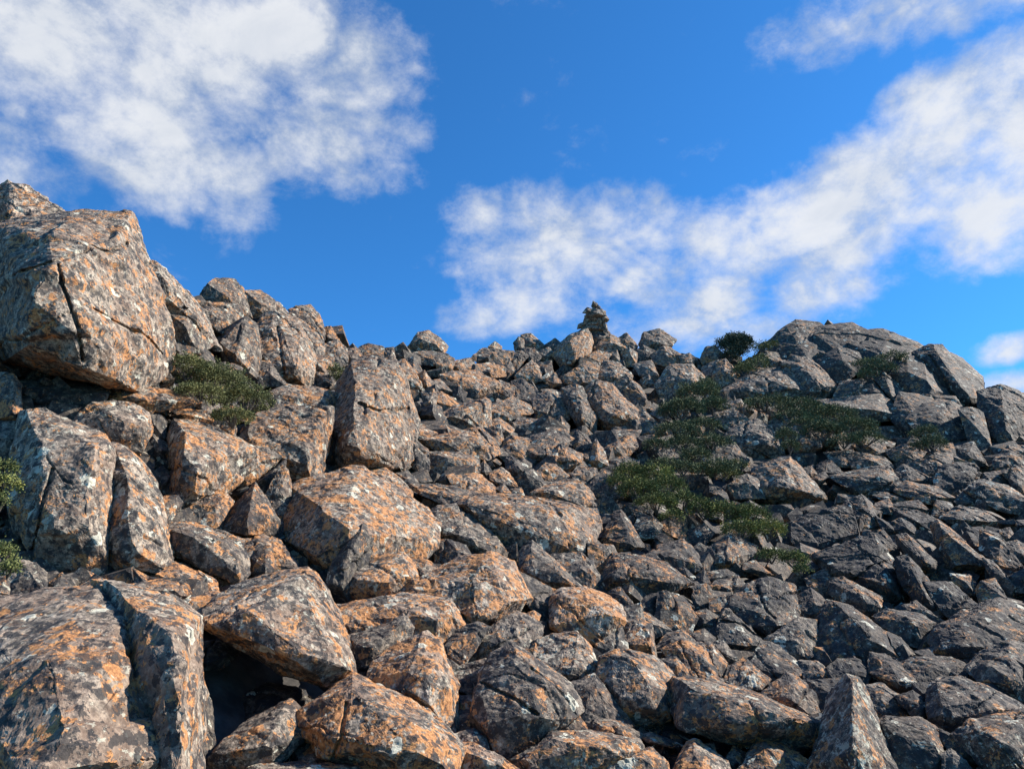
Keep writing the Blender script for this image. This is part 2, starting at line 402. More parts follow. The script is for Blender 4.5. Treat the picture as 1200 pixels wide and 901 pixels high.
# every boulder: zone and tone (orange, brightness, cream lichen) | silhouette ; forward ridge points with their relief in percent / more hulls | label ~ cracks
BOULDERS = '''
A 584 q-.3|0,95 50,66 135,85 185,130 245,190 270,215 350,232 200,300 90,300 0,260;120,170,15 60,240,20|pale pointed summit rock above the huge cracked block at the top left
A 564 q.1|60,285 220,268 380,212 600,228 625,280 680,415 720,560 770,690 785,740 775,840 800,910 700,980 640,1020 480,985 360,900 40,880 0,800 -60,520 -40,272;225,300,30 250,440,40 205,590,42 188,780,40 390,890,34 560,300,18|huge cracked lichen block overhanging at the upper left, the biggest on the skyline~70,500 250,440 440,360 520,385 590,340~265,450 320,600 360,740 390,890~430,655 560,720 700,800 760,860
A 466|690,430 735,435 880,580 930,640 1030,830 990,830 900,700 780,650 740,580 690,500;760,520,25 900,680,22|thin leaning slab with a bright right edge behind the huge cracked block
A 444|780,660 850,620 900,640 990,810 930,860 850,850 780,760;900,650,25 860,720,25|dark lichen spotted rock at the foot of the thin leaning slab
B 753 f.2|0,75 60,82 90,130 95,250 80,290 -60,290 -60,80;60,100,20 70,260,22|square block with a round orange patch at the left edge under the overhang
B 222 f-.5|90,110 350,120 500,160 480,210 380,250 220,240 100,200|black shaded slab under the overhang of the huge cracked block
B 854 f.1|480,160 640,138 780,150 935,205 850,222 700,250 600,212 500,200;620,190,10 850,210,12|thin rusty shelf slab jutting right towards the green cushion shrub
B 564|330,320 440,210 600,215 690,260 705,330 650,440 500,395;500,260,18 640,330,18|grey slab with three orange spots under the rusty shelf slab
B 566|110,270 220,255 330,335 480,390 515,420 505,580 440,700 450,880 480,1040 340,1080 220,990 80,800 40,560 80,400;200,400,16 440,420,20 400,700,22 180,800,16|massive upright block with cream lichen discs on the left wall~250,520 190,720 150,900
B 565|530,410 600,440 690,530 730,600 740,720 800,880 800,980 760,1020 640,1010 500,1045 450,880 440,700 505,590;600,560,20 690,740,24 600,900,20|tall curved block leaning on the right of the massive upright block
B 253 f-.2|0,310 100,280 95,400 70,480 0,490 -60,490 -60,300|dark wedge above the upper mossy shrub at the left edge
B 133 f-.3|700,260 740,255 775,300 770,370 700,340|little rounded rock tucked under the tip of the rusty shelf slab
B 234 f-.3|700,340 830,440 850,460 720,500 705,440;760,430,15|dark triangular rock above the deep black pit
C 346 f-.1|70,60 140,75 180,110 190,215 100,225 20,210 20,120;120,100,20|white crusted rock beside the lower mossy shrub
C 446 f.2|-40,125 20,128 33,150 33,190 0,222 -40,220|small rounded pale rock at the very left edge
C 233 f-.4|185,130 250,115 300,160 290,215 210,220|black hollow stone above the giant foreground boulder
C 754|290,215 310,170 400,135 460,150 530,200 540,240 400,260;400,150,18|rusty lump rising from the top of the giant foreground boulder
C 743|500,165 640,138 750,155 768,190 740,208 600,182|thin flat flake lying behind the giant foreground boulder
C 863 f.1|640,120 710,68 800,110 862,130 855,160 880,188 790,172 700,148;740,110,14|orange flake topping a small stack beside the rounded black rock
C 863|740,225 850,190 940,188 880,250 820,310 780,275|rusty rock wedged left of the overhanging triangular boulder
C 664 q.05|-160,240 0,226 110,215 290,190 380,180 540,245 545,480 560,700 600,1060 -160,1060;60,330,12 300,300,14 500,300,18 480,560,22 100,620,26 300,640,26 440,930,28 60,930,28/300,600 420,520 550,500 620,580 670,660 700,760 745,900 750,1060 60,1060 120,800;590,680,22 480,600,22 650,900,28 350,800,26 200,900,26/380,150 440,165 560,190 700,225 800,300 795,360 740,540 700,600 720,700 780,1000 790,1060 620,1060 530,520 530,260;735,390,34 700,540,34 670,660,32 720,950,30|giant grey and orange boulder filling the lower left corner
B 734|730,660 830,648 850,680 790,770 750,740|small orange slab at the bottom of the deep black pit
B 843|795,260 860,240 960,250 990,290 970,320 850,300|rounded orange rock left of the paired brown stones under the cushion shrub
B 722|1000,240 1090,228 1130,240 1100,265 1010,265|flat brown stone at the lower edge of the green cushion shrub
B 743|1035,320 1060,295 1100,320 1100,360 1060,355|small knobbly orange rock below the flat brown stone
D 444 q-.2|145,180 180,135 215,113 300,120 330,160 360,240 375,285 350,292 320,240 230,230 150,215;245,125,15 270,200,26 325,200,20|dark domed rock on the skyline, tallest right of the leaning slab
D 233 f-.4|95,198 140,192 160,215 150,235 110,230|tiny dark rock on the skyline at the left foot of the dark domed rock
D 556|135,255 180,225 310,232 338,270 330,300 270,375 200,330 140,290;230,270,22 290,290,22|pale lichen block directly below the dark domed rock
D 554|350,170 420,170 480,210 492,280 460,275 380,285 365,230;390,200,20 440,240,20|sharp cornered rock on the skyline right of the dark domed rock
D 655|480,215 510,225 540,260 540,292 510,292 485,260|small pale knob on the skyline right of the sharp cornered rock
D 444|245,410 290,330 360,292 405,335 418,470 400,560 370,578 330,500 255,515;330,340,25 380,430,28 300,470,20|black and white mottled boulder left of the rounded buttress
D 566 q.1|408,335 450,282 490,270 530,310 600,330 640,400 670,480 660,560 650,625 560,610 520,600 440,500 415,440;470,340,25 560,400,32 590,540,30 500,540,28|rounded pale buttress with long vertical seams on the left skyline~500,330 520,450 530,560
D 565|530,300 570,275 610,310 700,370 715,440 700,500 650,480 600,380;640,360,22|sloping pale boulder hugging the right side of the rounded buttress
D 553|560,258 600,242 655,238 690,280 715,340 717,385 690,350 630,310;640,270,25|notched cap rock on the skyline above the sloping pale boulder
D 733|718,340 750,338 790,400 740,408 720,380|small rusty rock on the skyline right of the notched cap rock
D 556|712,425 780,398 820,440 828,505 780,510 720,475;780,430,25|blocky rock above the small round shrub
D 443|420,500 460,498 545,612 440,602 390,585;470,560,15|black edged wedge at the base of the rounded buttress
D 545|675,545 740,560 755,602 690,615;710,575,20|rounded grey stone left of the small round shrub
D 666|685,470 760,480 740,560 690,545 660,500|pale broken rock between buttress and small round shrub
D 655|825,440 870,438 912,490 850,503 828,490|low pale rock on the ridge right of the small round shrub
D 545|888,430 930,418 990,430 992,503 940,503 890,470;950,440,22|blocky grey rock on the ridge above the tall dark sided pillar
D 444|990,440 1040,433 1047,478 995,482|small dark ridge rock left of the upright flake
D 555 f-.2|1000,485 1040,478 1070,500 1060,545 1005,515|pale chip behind the top of the tall dark sided pillar
D 555 q.1|838,545 858,505 920,492 1050,518 1075,560 1120,690 1150,780 1130,920 1090,990 880,1000 800,1050 705,1020 750,800 790,620;865,590,40 872,700,42 850,860,42 850,990,36 1000,740,22|tall pillar with a black shaded left side in the middle of the left ridge~880,690 960,730 1110,720
D 666|450,645 560,612 700,625 770,645 775,720 700,790 600,730 470,735;600,650,18 700,700,20|pale ledge rock under the rounded buttress
E 654|340,85 420,30 560,15 640,-10 750,0 742,120 712,230 698,330 640,325 550,312 540,230 510,215 400,180 335,140;560,90,22 640,170,28 660,290,22|black spotted lichen face left of the tall dark sided pillar
E 665 q.1|20,50 130,68 300,140 400,185 395,250 300,300 260,390 150,460 30,510 -10,400 0,100;85,130,36 82,260,36 60,400,30 300,220,24|large fractured block right of the deep black pit
E 655|325,300 400,182 440,185 515,225 480,262 380,340 325,392;400,240,20|sloping wedge between the fractured block and the dark pyramid
E 233|380,360 535,240 525,290 450,402 410,382|dark sliver propped above the dark pyramid rock
E 632 f.1|210,560 370,380 395,355 440,420 520,560 500,577 370,592 300,590 230,577;365,470,34 355,582,28 460,490,26 405,380,10|dark pyramid rock with a rusty front face
E 556|450,402 520,270 545,290 570,400 575,480 530,560 470,460;520,380,22|narrow white streaked rock between pyramid and lichen face
E 854|100,450 190,370 260,400 290,430 255,470 210,550 110,542 40,500;210,450,16|orange crusted wedge at the foot of the fractured block
E 443 f.15|-20,560 40,532 120,542 240,580 330,612 352,690 355,760 320,805 200,762 80,700 -10,660;60,590,28 240,630,32 300,720,25|long rounded black rock with orange blotches near the left wall
E 755|350,612 440,595 510,620 555,700 602,742 480,765 360,700;450,640,18|curved orange rock behind the squared brown stone
E 632 f.35|355,680 375,655 460,645 490,740 440,775 360,812;445,680,24 440,740,20|squared brown stone leaning against the rounded black rock
E 765 q.1|535,580 590,480 560,380 700,330 740,360 850,283 900,285 980,350 1060,400 1180,470 1240,530 1230,640 1180,700 1080,700 960,680 900,640 780,800 720,770 640,700;670,480,28 840,400,32 830,560,34 720,700,26 1000,480,26 1040,620,24|very large gold crusted boulder at the centre left
E 864|930,290 1010,280 1060,320 1130,380 1125,415 1000,370;1000,310,20|orange lump on the upper right shoulder of the large gold crusted boulder
E 223 f.3|720,840 760,740 830,600 910,538 945,600 940,660 900,715 820,765 850,895 740,885;860,600,20 780,790,20|narrow black leaning rock below the large gold crusted boulder
E 864 f.2|820,765 910,710 1080,680 1130,715 1150,790 1050,850 960,902 860,892 840,830;900,800,24 1080,790,26 1060,720,14|blocky orange topped boulder right of the narrow black leaning rock
H 754|120,548 200,550 242,580 240,610 190,645 140,630|little pitted rock between the blocky orange topped boulder and the lit wedge boulder
F 665 f.35 q.1|140,235 220,130 330,70 520,10 620,0 660,30 740,160 790,300 830,450 810,490 740,515 520,450 430,370 290,310 200,255;240,240,24 345,190,34 430,130,36 580,40,26 640,200,24 770,480,18|large triangular boulder with white lichen spots roofing the dark cave
F 865 f.2 q.05|600,640 740,550 840,478 900,500 1000,560 1170,635 1290,745 1330,800 1290,960 1000,930 760,860 610,740;830,540,24 780,840,20 1100,720,26 1200,820,22|broad orange boulder speckled black in the lower left foreground~805,600 750,840
F 453|190,840 340,700 420,670 500,610 540,598 602,650 602,765 480,840 450,905 400,960 190,960;520,640,26 440,790,24|rough grey rock at the right floor of the dark cave
F 555 f.3|340,905 400,880 620,876 900,890 940,905 900,990 340,990|pale slab along the bottom edge under the broad orange boulder
F 233 f-.1|555,850 620,735 760,840 900,880 880,900 560,890|dark triangular stone under the left end of the broad orange boulder
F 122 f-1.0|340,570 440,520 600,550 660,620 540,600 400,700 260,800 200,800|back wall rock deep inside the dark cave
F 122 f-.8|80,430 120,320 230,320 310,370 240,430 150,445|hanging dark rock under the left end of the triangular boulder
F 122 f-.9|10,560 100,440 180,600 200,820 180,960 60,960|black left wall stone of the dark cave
F 765|745,200 760,155 860,150 970,120 1000,240 960,262 900,222 790,292 770,240;920,160,18|small striped ledge right of the triangular boulder
F 343|800,305 900,290 1070,210 1100,262 1080,310 960,380 900,482 840,472 820,400;1050,240,18 920,360,20|dark furrowed rock beside the right edge of the triangular boulder
I 875 f.1|-70,480 -40,405 40,340 130,295 200,270 250,300 300,420 338,505 325,725 240,660 130,590 60,540 0,505;205,350,32 140,490,32 300,520,18 180,610,18|sharp peaked rock with an orange right face in the lower foreground
I 875|-130,160 0,100 80,80 300,108 345,170 372,230 340,245 280,335 210,272 130,262 60,225 -60,240 -110,220;150,140,24 280,180,26|orange and black mottled boulder left of the lit wedge boulder
H 543 f.1|125,195 250,193 440,225 465,250 400,275 345,305 250,265 150,222;330,250,20|thin dark slab lying at the left end of the long dark fronted boulder
H 654 q.1|350,290 440,250 620,248 780,278 980,310 1000,400 965,470 930,522 780,512 690,470 620,545 570,480 440,350;390,285,32 600,300,38 790,312,36 720,430,26 940,420,22|long dark fronted boulder with a sunlit top at the centre~780,285 830,330
H 345|230,320 260,298 340,298 430,360 500,420 570,500 560,532 430,532 360,470 290,450 240,400;285,330,28 420,460,24 330,440,22|smooth grey slab standing below the thin dark slab
H 433|235,470 290,452 375,478 405,530 330,560 250,582;370,520,18|dark brown block under the smooth grey slab
H 875 f.15|190,632 350,550 500,513 600,560 640,640 690,730 670,745 540,790 530,835 440,850 410,840 400,660;410,650,32 415,830,28 520,660,34 530,770,30|large lit wedge boulder with orange crust and cut vertical faces
H 865|40,692 120,650 250,640 280,660 400,640 410,760 412,885 370,872 320,742 180,712;400,690,18|orange sided rock on the left flank of the lit wedge boulder
H 443 f.2|645,510 700,462 760,520 917,665 900,688 810,692 700,650 645,600;690,500,28 850,640,24 700,620,14|dark triangular rock with a bright slanting edge below the long boulder
H 444|790,520 920,518 970,560 1012,630 990,692 920,672 840,600;960,590,24|mottled rock right of the dark triangular rock
H 332|625,600 700,650 800,692 785,760 775,850 730,832 680,750 640,700;700,720,14|shaded brown rock under the dark triangular rock
I 985 f.25|780,120 830,65 940,55 1050,95 1130,160 1132,220 1060,272 1000,308 900,252 790,238;830,90,22 950,110,28 1080,200,24|rounded bright orange boulder right of centre in the lower part
H 643|960,470 1010,478 1070,480 1085,520 1040,625 1000,600 970,540;1030,500,22|brown stone right of the long dark fronted boulder
G 554|205,760 350,768 440,792 442,850 300,860 205,862;300,790,24 400,810,22|squared dark rock above the thin dark slab
H 875|305,150 380,133 450,150 512,200 512,242 460,242 330,195;420,170,18|orange backed rock behind the thin dark slab
H 333|440,130 470,83 502,130 480,148|tiny pointed rock above the orange backed rock
H 865|505,140 550,120 580,140 622,200 540,190 505,170;540,140,18|small speckled orange rock above the sunlit top of the long boulder
H 233|575,80 600,63 720,140 748,190 720,222 640,222 580,120;640,120,30|big dark tilted rock left of a bright orange stone in the mid scree
H 965|720,135 760,98 800,105 862,150 800,182 740,182;790,120,18|bright orange stone beside the big dark tilted rock
H 655|700,232 800,183 900,173 950,210 982,260 982,305 800,285 730,252;760,225,26 930,225,26|arched rock with a bright crest behind the right end of the long boulder
H 654|880,150 910,113 990,120 1002,160 950,202 900,182;950,140,22|rounded speckled rock below the olive shrub bank
H 333|960,200 1030,128 1060,140 1100,200 1112,252 1000,277 965,240;1040,170,24|grey pointed rock against the left side of the olive shrub bank
H 643|530,212 560,193 592,230 550,247|tiny brown rock left of the arched rock
H 744|598,215 640,208 655,245 610,245|tiny pale rock just left of the arched rock
H 344|65,142 110,133 155,180 130,192 90,172|small dark rock above the left tip of the thin dark slab
G 444|85,700 120,690 200,750 207,830 180,872 150,850 90,740;160,760,24|dark furrowed rock right of the tall pillar base
G 656 q-.1|118,268 165,205 210,198 270,240 292,265 270,295 200,292 135,288;160,230,26 240,255,28|rounded pale boulder standing alone on the skyline left of centre
G 444|135,297 200,290 280,300 322,322 250,350 200,345 150,320|dark overhanging slab beneath the lone rounded pale boulder
G 555|-10,283 35,278 47,310 45,330 0,322|ridge stone beside the upright dark flake
G 556|48,288 110,283 137,320 80,332 58,322|flat pale stone left of the lone rounded pale boulder
G 766|65,345 100,330 140,390 187,468 150,455 90,442 70,390;105,350,24|narrow upright flake with a bright edge below the lone pale boulder
G 433|100,328 140,322 177,380 172,412 140,390|dark rock behind the narrow upright flake
G 655|-20,352 60,348 77,400 50,425 -10,405|pale rock at the top of the tall pillar's right side
G 865|165,400 190,383 228,440 212,468 185,447|orange pointed stone right of the narrow upright flake
G 554|208,432 260,423 312,472 240,480|low flat rock left of the broad tilted plate rock
G 765|268,402 330,383 430,385 540,440 530,468 400,512 340,500 300,462;380,420,22 460,460,22|broad tilted plate rock with orange top on the upper left scree
G 975|240,492 270,480 342,530 342,552 250,572 240,520;280,510,24|bright orange cube shaped rock on the upper left scree
G 122|325,472 350,460 382,482 372,527 335,522|black stone under the broad tilted plate rock
G 656|228,612 330,550 470,508 492,530 492,642 440,652 330,622 270,642;470,540,26 330,590,26|striated block below the bright orange cube shaped rock
G 655|485,562 600,510 680,545 692,572 620,602 560,642 490,602;600,545,28|roof shaped rock right of the striated block
G 655|520,462 545,428 605,460 602,512 530,522;560,460,22|grey stone right of the broad tilted plate rock
G 433|603,432 650,423 740,490 720,522 690,542 620,500;660,450,22|dark sharp rock leaning left of the dark egg shaped boulder
G 544|700,512 760,480 830,520 850,560 862,602 800,632 740,622 710,560;790,530,26|dark egg shaped boulder in the centre of the upper scree
G 975|425,350 500,348 562,365 562,402 500,407 415,380;490,365,20|flat orange rock under the ridge rocks left of the cairn
G 655|345,335 400,323 432,360 370,392 300,392 318,355|brown block left of the flat orange ridge rock
G 655|253,347 310,318 327,340 312,372 280,402 255,397|notched rock right of the dark overhanging slab
G 545|410,322 470,278 600,288 592,322 560,358 480,347;520,300,24|dark blocky ridge rock carrying a small white round stone
G 659|493,268 520,247 545,265 541,284 500,284|small white round stone on the ridge
G 545|560,342 590,335 617,390 580,402|narrow stone under the dark blocky ridge rock
G 444|590,302 640,290 672,310 620,372 600,347;630,310,20|wedge rock in the notch of the ridge left of the twin topped rocks
G 444 q-.1|613,252 630,228 652,235 657,290 620,294|upright dark stone, left one of the twin topped rocks
G 555 q-.1|648,215 690,210 742,255 747,282 700,277 660,272;685,240,24|tilted pale topped stone, right one of the twin topped rocks
G 233|655,277 700,277 732,310 717,347 680,320 650,302|dark stone beneath the twin topped rocks
G 656|730,292 770,273 792,300 770,332 740,322|pale squared stone right of the twin topped rocks
G 434|758,262 800,233 837,260 800,292 775,282|dark pointed rock left of the big leaning rock below the cairn
G 766|618,402 690,335 727,370 732,420 680,442 630,432;690,370,26|bright ribbed rock below the twin topped rocks
G 545|725,347 780,340 792,400 750,412|small upright rock right of the bright ribbed rock
G 766 q.1|806,275 880,215 950,188 972,250 962,290 900,362 880,377 830,352 800,305;872,235,30 900,335,32 955,270,20|big leaning rock with a sunlit right face directly below the cairn
G 433|958,180 1000,170 1050,200 1062,222 1000,272 975,277 965,230;1010,220,22|dark rock carrying the right side of the cairn
G 766|988,272 1060,213 1110,240 1122,272 1060,292 1000,287;1060,245,22|pale sloping rock right of the dark cairn base rock
G 655|1098,232 1140,208 1182,260 1172,292 1125,272;1140,235,22|pointed rock on the skyline right of the cairn
G 656|1118,292 1150,275 1182,300 1182,352 1130,352;1155,300,22|squarish pale rock below the pointed rock right of the cairn
G 766|933,312 1000,290 1060,300 1030,342 960,352 935,332|brown rock below the pale sloping rock of the cairn knoll
G 655|1060,302 1090,288 1110,340 1070,332|small rock in the middle of the cairn knoll
G 555|998,402 1040,330 1100,350 1162,402 1130,442 1060,442 1010,432;1060,360,28 1100,410,24|large speckled rock on the right slope of the cairn knoll
G 766|848,402 950,343 1002,350 992,422 930,452 850,432;940,370,24|tan rock on the left slope of the cairn knoll
G 865|768,422 800,393 827,435 790,452|small orange wedge left of the tan knoll rock
G 549|740,412 770,388 782,400 760,427|tiny mint white chip left of the small orange wedge
G 754 q.1|938,472 1010,428 1060,450 1180,560 1192,602 1170,642 1040,672 1000,602 960,530;1000,480,28 1120,580,28 1040,600,26|great brown slab with a dark underside at the right of the upper scree
G 544|1060,450 1140,408 1202,460 1230,520 1200,560 1170,545;1150,450,18|grey rear slab rising behind the great brown slab
G 444|838,472 900,448 992,602 987,682 950,682 900,622 860,550;900,500,28 940,600,28|long dark column rock leaning left of the great brown slab
G 555|900,450 930,460 982,560 987,622 940,560|narrow strip rock resting on the long dark column rock
G 544|788,622 830,597 862,640 862,682 830,692;835,630,22|sharp finned rock below the dark egg shaped boulder
G 554|600,642 640,600 740,610 772,640 740,662 680,652;680,625,20|low rough rock left of the sharp finned rock
G 765|498,622 540,605 602,650 592,672 540,682 510,652;550,640,20|small crusted rock right of the striated block
G 754 f.1|165,707 280,678 440,648 500,700 542,760 480,792 400,782 260,752 190,732;290,700,24 440,690,28 480,740,22|long flat rock with a broken right end on the left of the scree~445,660 500,730
G 654|452,657 540,640 552,700 547,752 510,722;530,680,20|upright block behind the broken end of the long flat rock
G 755|250,670 290,638 322,670 270,682|little orange tooth above the long flat rock
G 864|90,632 130,618 242,670 170,692 100,682|orange sloped rock against the right side of the tall pillar
G 764|545,765 570,710 600,688 672,700 662,792 600,795 545,792;610,730,24|brown pitted block right of the long flat rock
G 445|655,742 700,690 780,668 840,670 882,700 770,760 770,812 680,812 655,782;740,710,22 740,780,24|rounded grey lichened boulder left of the orange topped cube
G 854 f.15|770,745 830,728 922,770 922,802 850,855 780,805;860,790,26|orange topped cube with a black underside in the mid scree
G 544|738,662 800,638 852,660 852,687 760,672|flat grey stone above the rounded grey lichened boulder
G 433|870,682 910,663 950,690 977,740 940,767 900,742;915,700,22|dark wedge under the long dark column rock
G 766|973,732 995,703 1020,760 1052,822 1020,837 985,802;1005,760,20|leaning splinter with a pale tip below the great brown slab
G 443|988,684 1100,660 1195,658 1182,692 1080,705 1010,705;1100,675,14|thin dark shelf under the great brown slab
G 754|1025,762 1080,708 1170,678 1182,740 1130,782 1060,792;1130,710,20 1080,740,20|orange sided boulder under the thin dark shelf
G 733|920,772 965,763 987,800 930,812|small brown stone right of the orange topped cube
G 544|1060,795 1130,785 1190,800 1180,840 1100,850|grey rubble stone at the top of the olive shrub bank
G 655|180,480 230,470 245,500 235,560 190,530|shadowed rock left of the bright orange cube
G 544|500,660 545,690 560,730 540,700|sliver between the long flat rock and the brown pitted block
J 455 q-.1|203,172 225,123 290,110 362,155 332,192 270,212 212,190;290,165,28 225,150,18|angular perched block on the skyline between cairn and dark bush
J 233|183,212 215,185 267,210 252,252 190,257|dark rock under the angular perched block
J 654|258,232 310,190 340,195 392,230 382,272 330,272 280,262;330,220,20|orange flecked rock right below the angular perched block
J 555|390,232 430,223 462,245 440,272 400,262|small ridge rock midway between perched block and dark bush
J 555|170,272 250,255 282,320 260,342 210,322;240,285,20|knobbly rock below the dark rock of the perched block
J 555|278,372 340,278 440,275 492,330 482,372 420,382 402,432 320,452;350,320,26 430,340,26|broad grey brown boulder left of the dark green shrub patch
J 555|488,242 510,193 550,186 582,220 560,252 500,262;540,215,24|rounded skyline rock just left of the dark bush
J 455|498,282 560,255 582,290 560,342 500,342;550,290,22|stacked grey rock beneath the rounded skyline rock
J 665|570,262 600,250 657,320 652,347 600,362 550,382 545,330;595,300,24|leaning rock with a warm face below the dark bush
J 555|738,232 790,213 840,220 862,260 850,282 760,292 735,272;780,240,22|warm rounded rock at the left foot of the outcrop peak
J 445|690,320 740,290 790,290 800,305 700,340|dark flat stone under the warm rounded rock
J 444 q.1|570,402 640,360 700,328 800,298 880,285 950,325 975,400 900,432 760,422 650,422;800,340,20 700,370,18 900,370,18|broad grey dome slab with orange dots left of the outcrop
J 444|870,272 930,240 1000,250 1060,310 1112,370 1100,422 1000,432 950,422 930,330;980,300,20 1040,370,20|smooth grey dome rising right of the broad dome slab
J 555|208,342 240,325 262,360 220,377|small pale stone on the slope under the perched block
J 665|598,457 670,438 727,490 700,512 640,492;680,465,20|tilted rock at the upper edge of the right shrub bank
J 456|545,502 640,483 702,525 650,582 600,562;640,515,18|flat topped pale rock in the middle of the shrubs
J 557|750,532 762,468 792,510 792,547|small pale spike standing in the shrubs
J 345|600,612 650,570 740,530 800,560 852,620 862,682 800,702 700,692 640,652;720,590,28 800,630,26|large faceted grey boulder in the middle of the shrubs
J 555|808,542 860,513 960,530 1042,600 1042,652 980,692 920,702 860,602;930,560,24 970,640,26|pale topped boulder right of the large faceted grey boulder
J 557|1038,602 1100,593 1127,615 1060,642|flat white stone right of the pale topped boulder
J 333|568,662 640,643 702,715 680,752 600,762 560,712;630,680,24|dark brown block half sunk in the shrubs
J 233|470,702 540,693 572,760 500,772|dark stone left of the half sunk brown block
J 654 q.1|730,762 850,712 900,708 960,780 1062,880 1065,905 900,912 760,905 750,820;900,740,26 850,830,24 960,860,20|big grey boulder blotched orange below the shrubs
J 444|620,832 700,790 772,820 782,892 640,892;720,820,22|mottled stone left of the orange blotched grey boulder
J 556|163,512 220,488 292,560 282,592 220,582 190,562;230,520,22|speckled cube on the left border of the shrubs
J 456|253,502 300,483 352,540 310,557|grey rock right of the speckled cube
J 654|190,582 240,555 272,590 210,612|small warm topped rock under the speckled cube
J 764|-15,645 0,640 25,670 50,740 0,765 -30,720|orange streaked rock at the left border of the shrubs
J 222|193,612 260,602 292,650 200,672|shaded stone above the olive shrub bank
J 444|790,472 860,460 902,490 860,517 800,522|grey hump half buried in the upper right greenery
M 555 q-.2|0,177 70,110 130,73 220,80 252,100 200,142 130,132 60,162;150,105,22 80,140,20|*
M 445 q-.2|200,132 260,95 350,93 380,82 440,110 422,182 320,182 240,167;330,130,24|*
M 344 q-.2|430,120 550,115 680,165 762,210 700,242 600,202 500,182;600,165,22|*
M 444|55,172 130,130 182,160 152,202 110,252 60,242;120,170,24|*
M 345|118,192 200,185 232,240 150,252;170,210,20|*
M 555|193,190 290,188 322,210 280,252 230,242;260,215,18|*
M 344|250,252 330,203 440,230 442,270 380,322 300,352 260,302;350,250,22|*
M 233 f-.1|400,180 560,168 700,240 660,310 480,315 420,252|*
M 444 q.1|580,337 700,233 742,260 872,430 892,472 770,475 720,462 640,402;705,290,30 770,380,26 740,440,20|*
M 445 q.1|700,232 780,198 900,260 985,330 992,420 992,502 905,492 850,402 760,280;860,300,18 930,420,20|*~760,230 830,340 900,480
M 344|762,182 820,188 862,240 902,270 830,242 780,212|*
M 455|903,492 960,488 1002,510 1012,580 1037,640 1010,692 960,662 930,560;975,560,22|*
M 445|670,532 740,470 850,460 900,520 952,610 900,642 800,622 720,582;800,520,20|*
M 455|508,342 550,318 620,380 692,480 660,492 600,452 540,382|*
M 456 f.1|258,442 400,430 520,418 622,510 600,524 480,524 330,494;500,480,20 340,470,16|*
M 556|318,422 350,358 430,348 467,370 430,432 370,442;420,390,20|*
M 445|430,422 490,350 530,388 602,462 520,422|*
M 344 q.1|988,402 1040,395 1090,373 1160,400 1230,440 1230,660 1080,664 1030,602 1000,502;1100,480,30 1110,640,28|dark square shouldered crag standing apart at the right edge
M 555|1060,722 1130,655 1230,658 1230,782 1130,772 1070,762;1130,720,20|pale broken boulder at the right edge below the dark crag
M 654|558,672 640,650 732,680 700,722 640,742 580,712;640,690,20|rust topped boulder below the outcrop shrub
M 744|658,642 680,608 717,635 712,657|tiny rusty tooth above the rust topped boulder
M 554|648,742 780,690 862,690 852,742 800,802 740,782;790,730,22|tan broken slab right of the rust topped boulder
M 554|788,652 860,643 882,700 852,740 790,692;840,680,18|upright tan block under the foot of the outcrop
M 444|880,662 960,638 1022,740 960,742 865,742;940,690,18|sloping grey face under the crack of the outcrop
M 233|788,812 810,750 880,735 960,740 987,780 952,852 880,902 800,852;940,790,24|dark boxy boulder with a smooth black face on the right slope
M 344|600,772 640,743 780,810 790,842 700,842 620,812|dark low slab left of the dark boxy boulder
M 445 f.1|300,792 420,768 520,750 560,748 612,820 602,852 512,855 440,882 380,852;510,800,26 560,790,20|grey overhanging boulder with pale speckles on the right slope
M 555|378,702 420,683 550,710 582,750 480,772 400,752;480,720,18|grey slab on top of the overhanging speckled boulder
M 854|288,722 330,703 385,710 382,747 330,742|small orange roofed stone left of the grey slab on the right slope
M 444|268,682 390,668 402,690 300,712|thin ledge stone above the small orange roofed stone
M 654|398,652 440,618 540,650 562,700 480,692;450,645,18|rough rock with a rusty peak below the outcrop
M 333|235,742 290,720 352,780 300,802 240,782|dark slanted stone below the small orange roofed stone
M 445|158,762 200,750 222,780 200,812 170,792|small round rimmed stone, upper of two right of the orange blotched boulder
M 445|208,802 260,778 282,800 240,832|small round rimmed stone, lower of two right of the orange blotched boulder
N 755|598,142 650,100 780,128 872,172 862,212 720,192 640,165;690,130,18 800,170,18|flat boulder with an orange eye on the right slope
N 556|925,142 1000,90 1130,130 1230,190 1230,255 1100,232 1000,185;1020,130,18|long pale striped slab at the right edge of the slope
N 444|1018,62 1100,50 1162,130 1060,135 1020,112|grey block above the long pale striped slab
N 556|1100,50 1160,30 1230,60 1230,180 1165,135|whitish rock at the right edge above the long pale striped slab
N 233|100,300 200,255 370,208 422,350 230,442 130,402;250,300,10|large black bedrock face left of the leaning post rock
N 233 f.1|225,452 430,362 500,358 570,450 600,560 662,668 560,692 520,642 400,562 260,502;430,420,12 560,600,14|huge dark inclined slab at the centre of the right slope~400,560 520,480 570,470
N 444|360,200 440,163 482,210 517,300 512,332 430,352 400,302;480,240,24 440,320,18|leaning post rock with a thin bright right edge
N 343|470,342 540,328 602,410 622,470 600,492 540,430;545,370,18|dark bar rock at the upper end of the huge inclined slab
N 333 f.1|610,462 660,450 742,560 842,737 800,745 720,682 640,592 600,502;670,500,18 770,690,18|long dark plank of rock along the right side of the huge inclined slab
N 443 f.15|600,357 650,345 782,470 787,502 742,547 690,502 620,412;650,400,26 750,490,26|brown rectangular prism rock lying on the right slope
N 754|478,212 560,183 587,220 572,247 490,237;560,215,16|small brown topped block right of the leaning post rock
N 222|508,262 590,310 622,342 590,352 540,322|black sliver above the brown rectangular prism
N 333|590,287 620,273 682,300 687,342 640,352 600,322|rounded dark stone above the brown rectangular prism
N 222|578,222 700,240 802,282 792,337 720,337 620,272;700,290,14|dark recessed block under the grey double slab
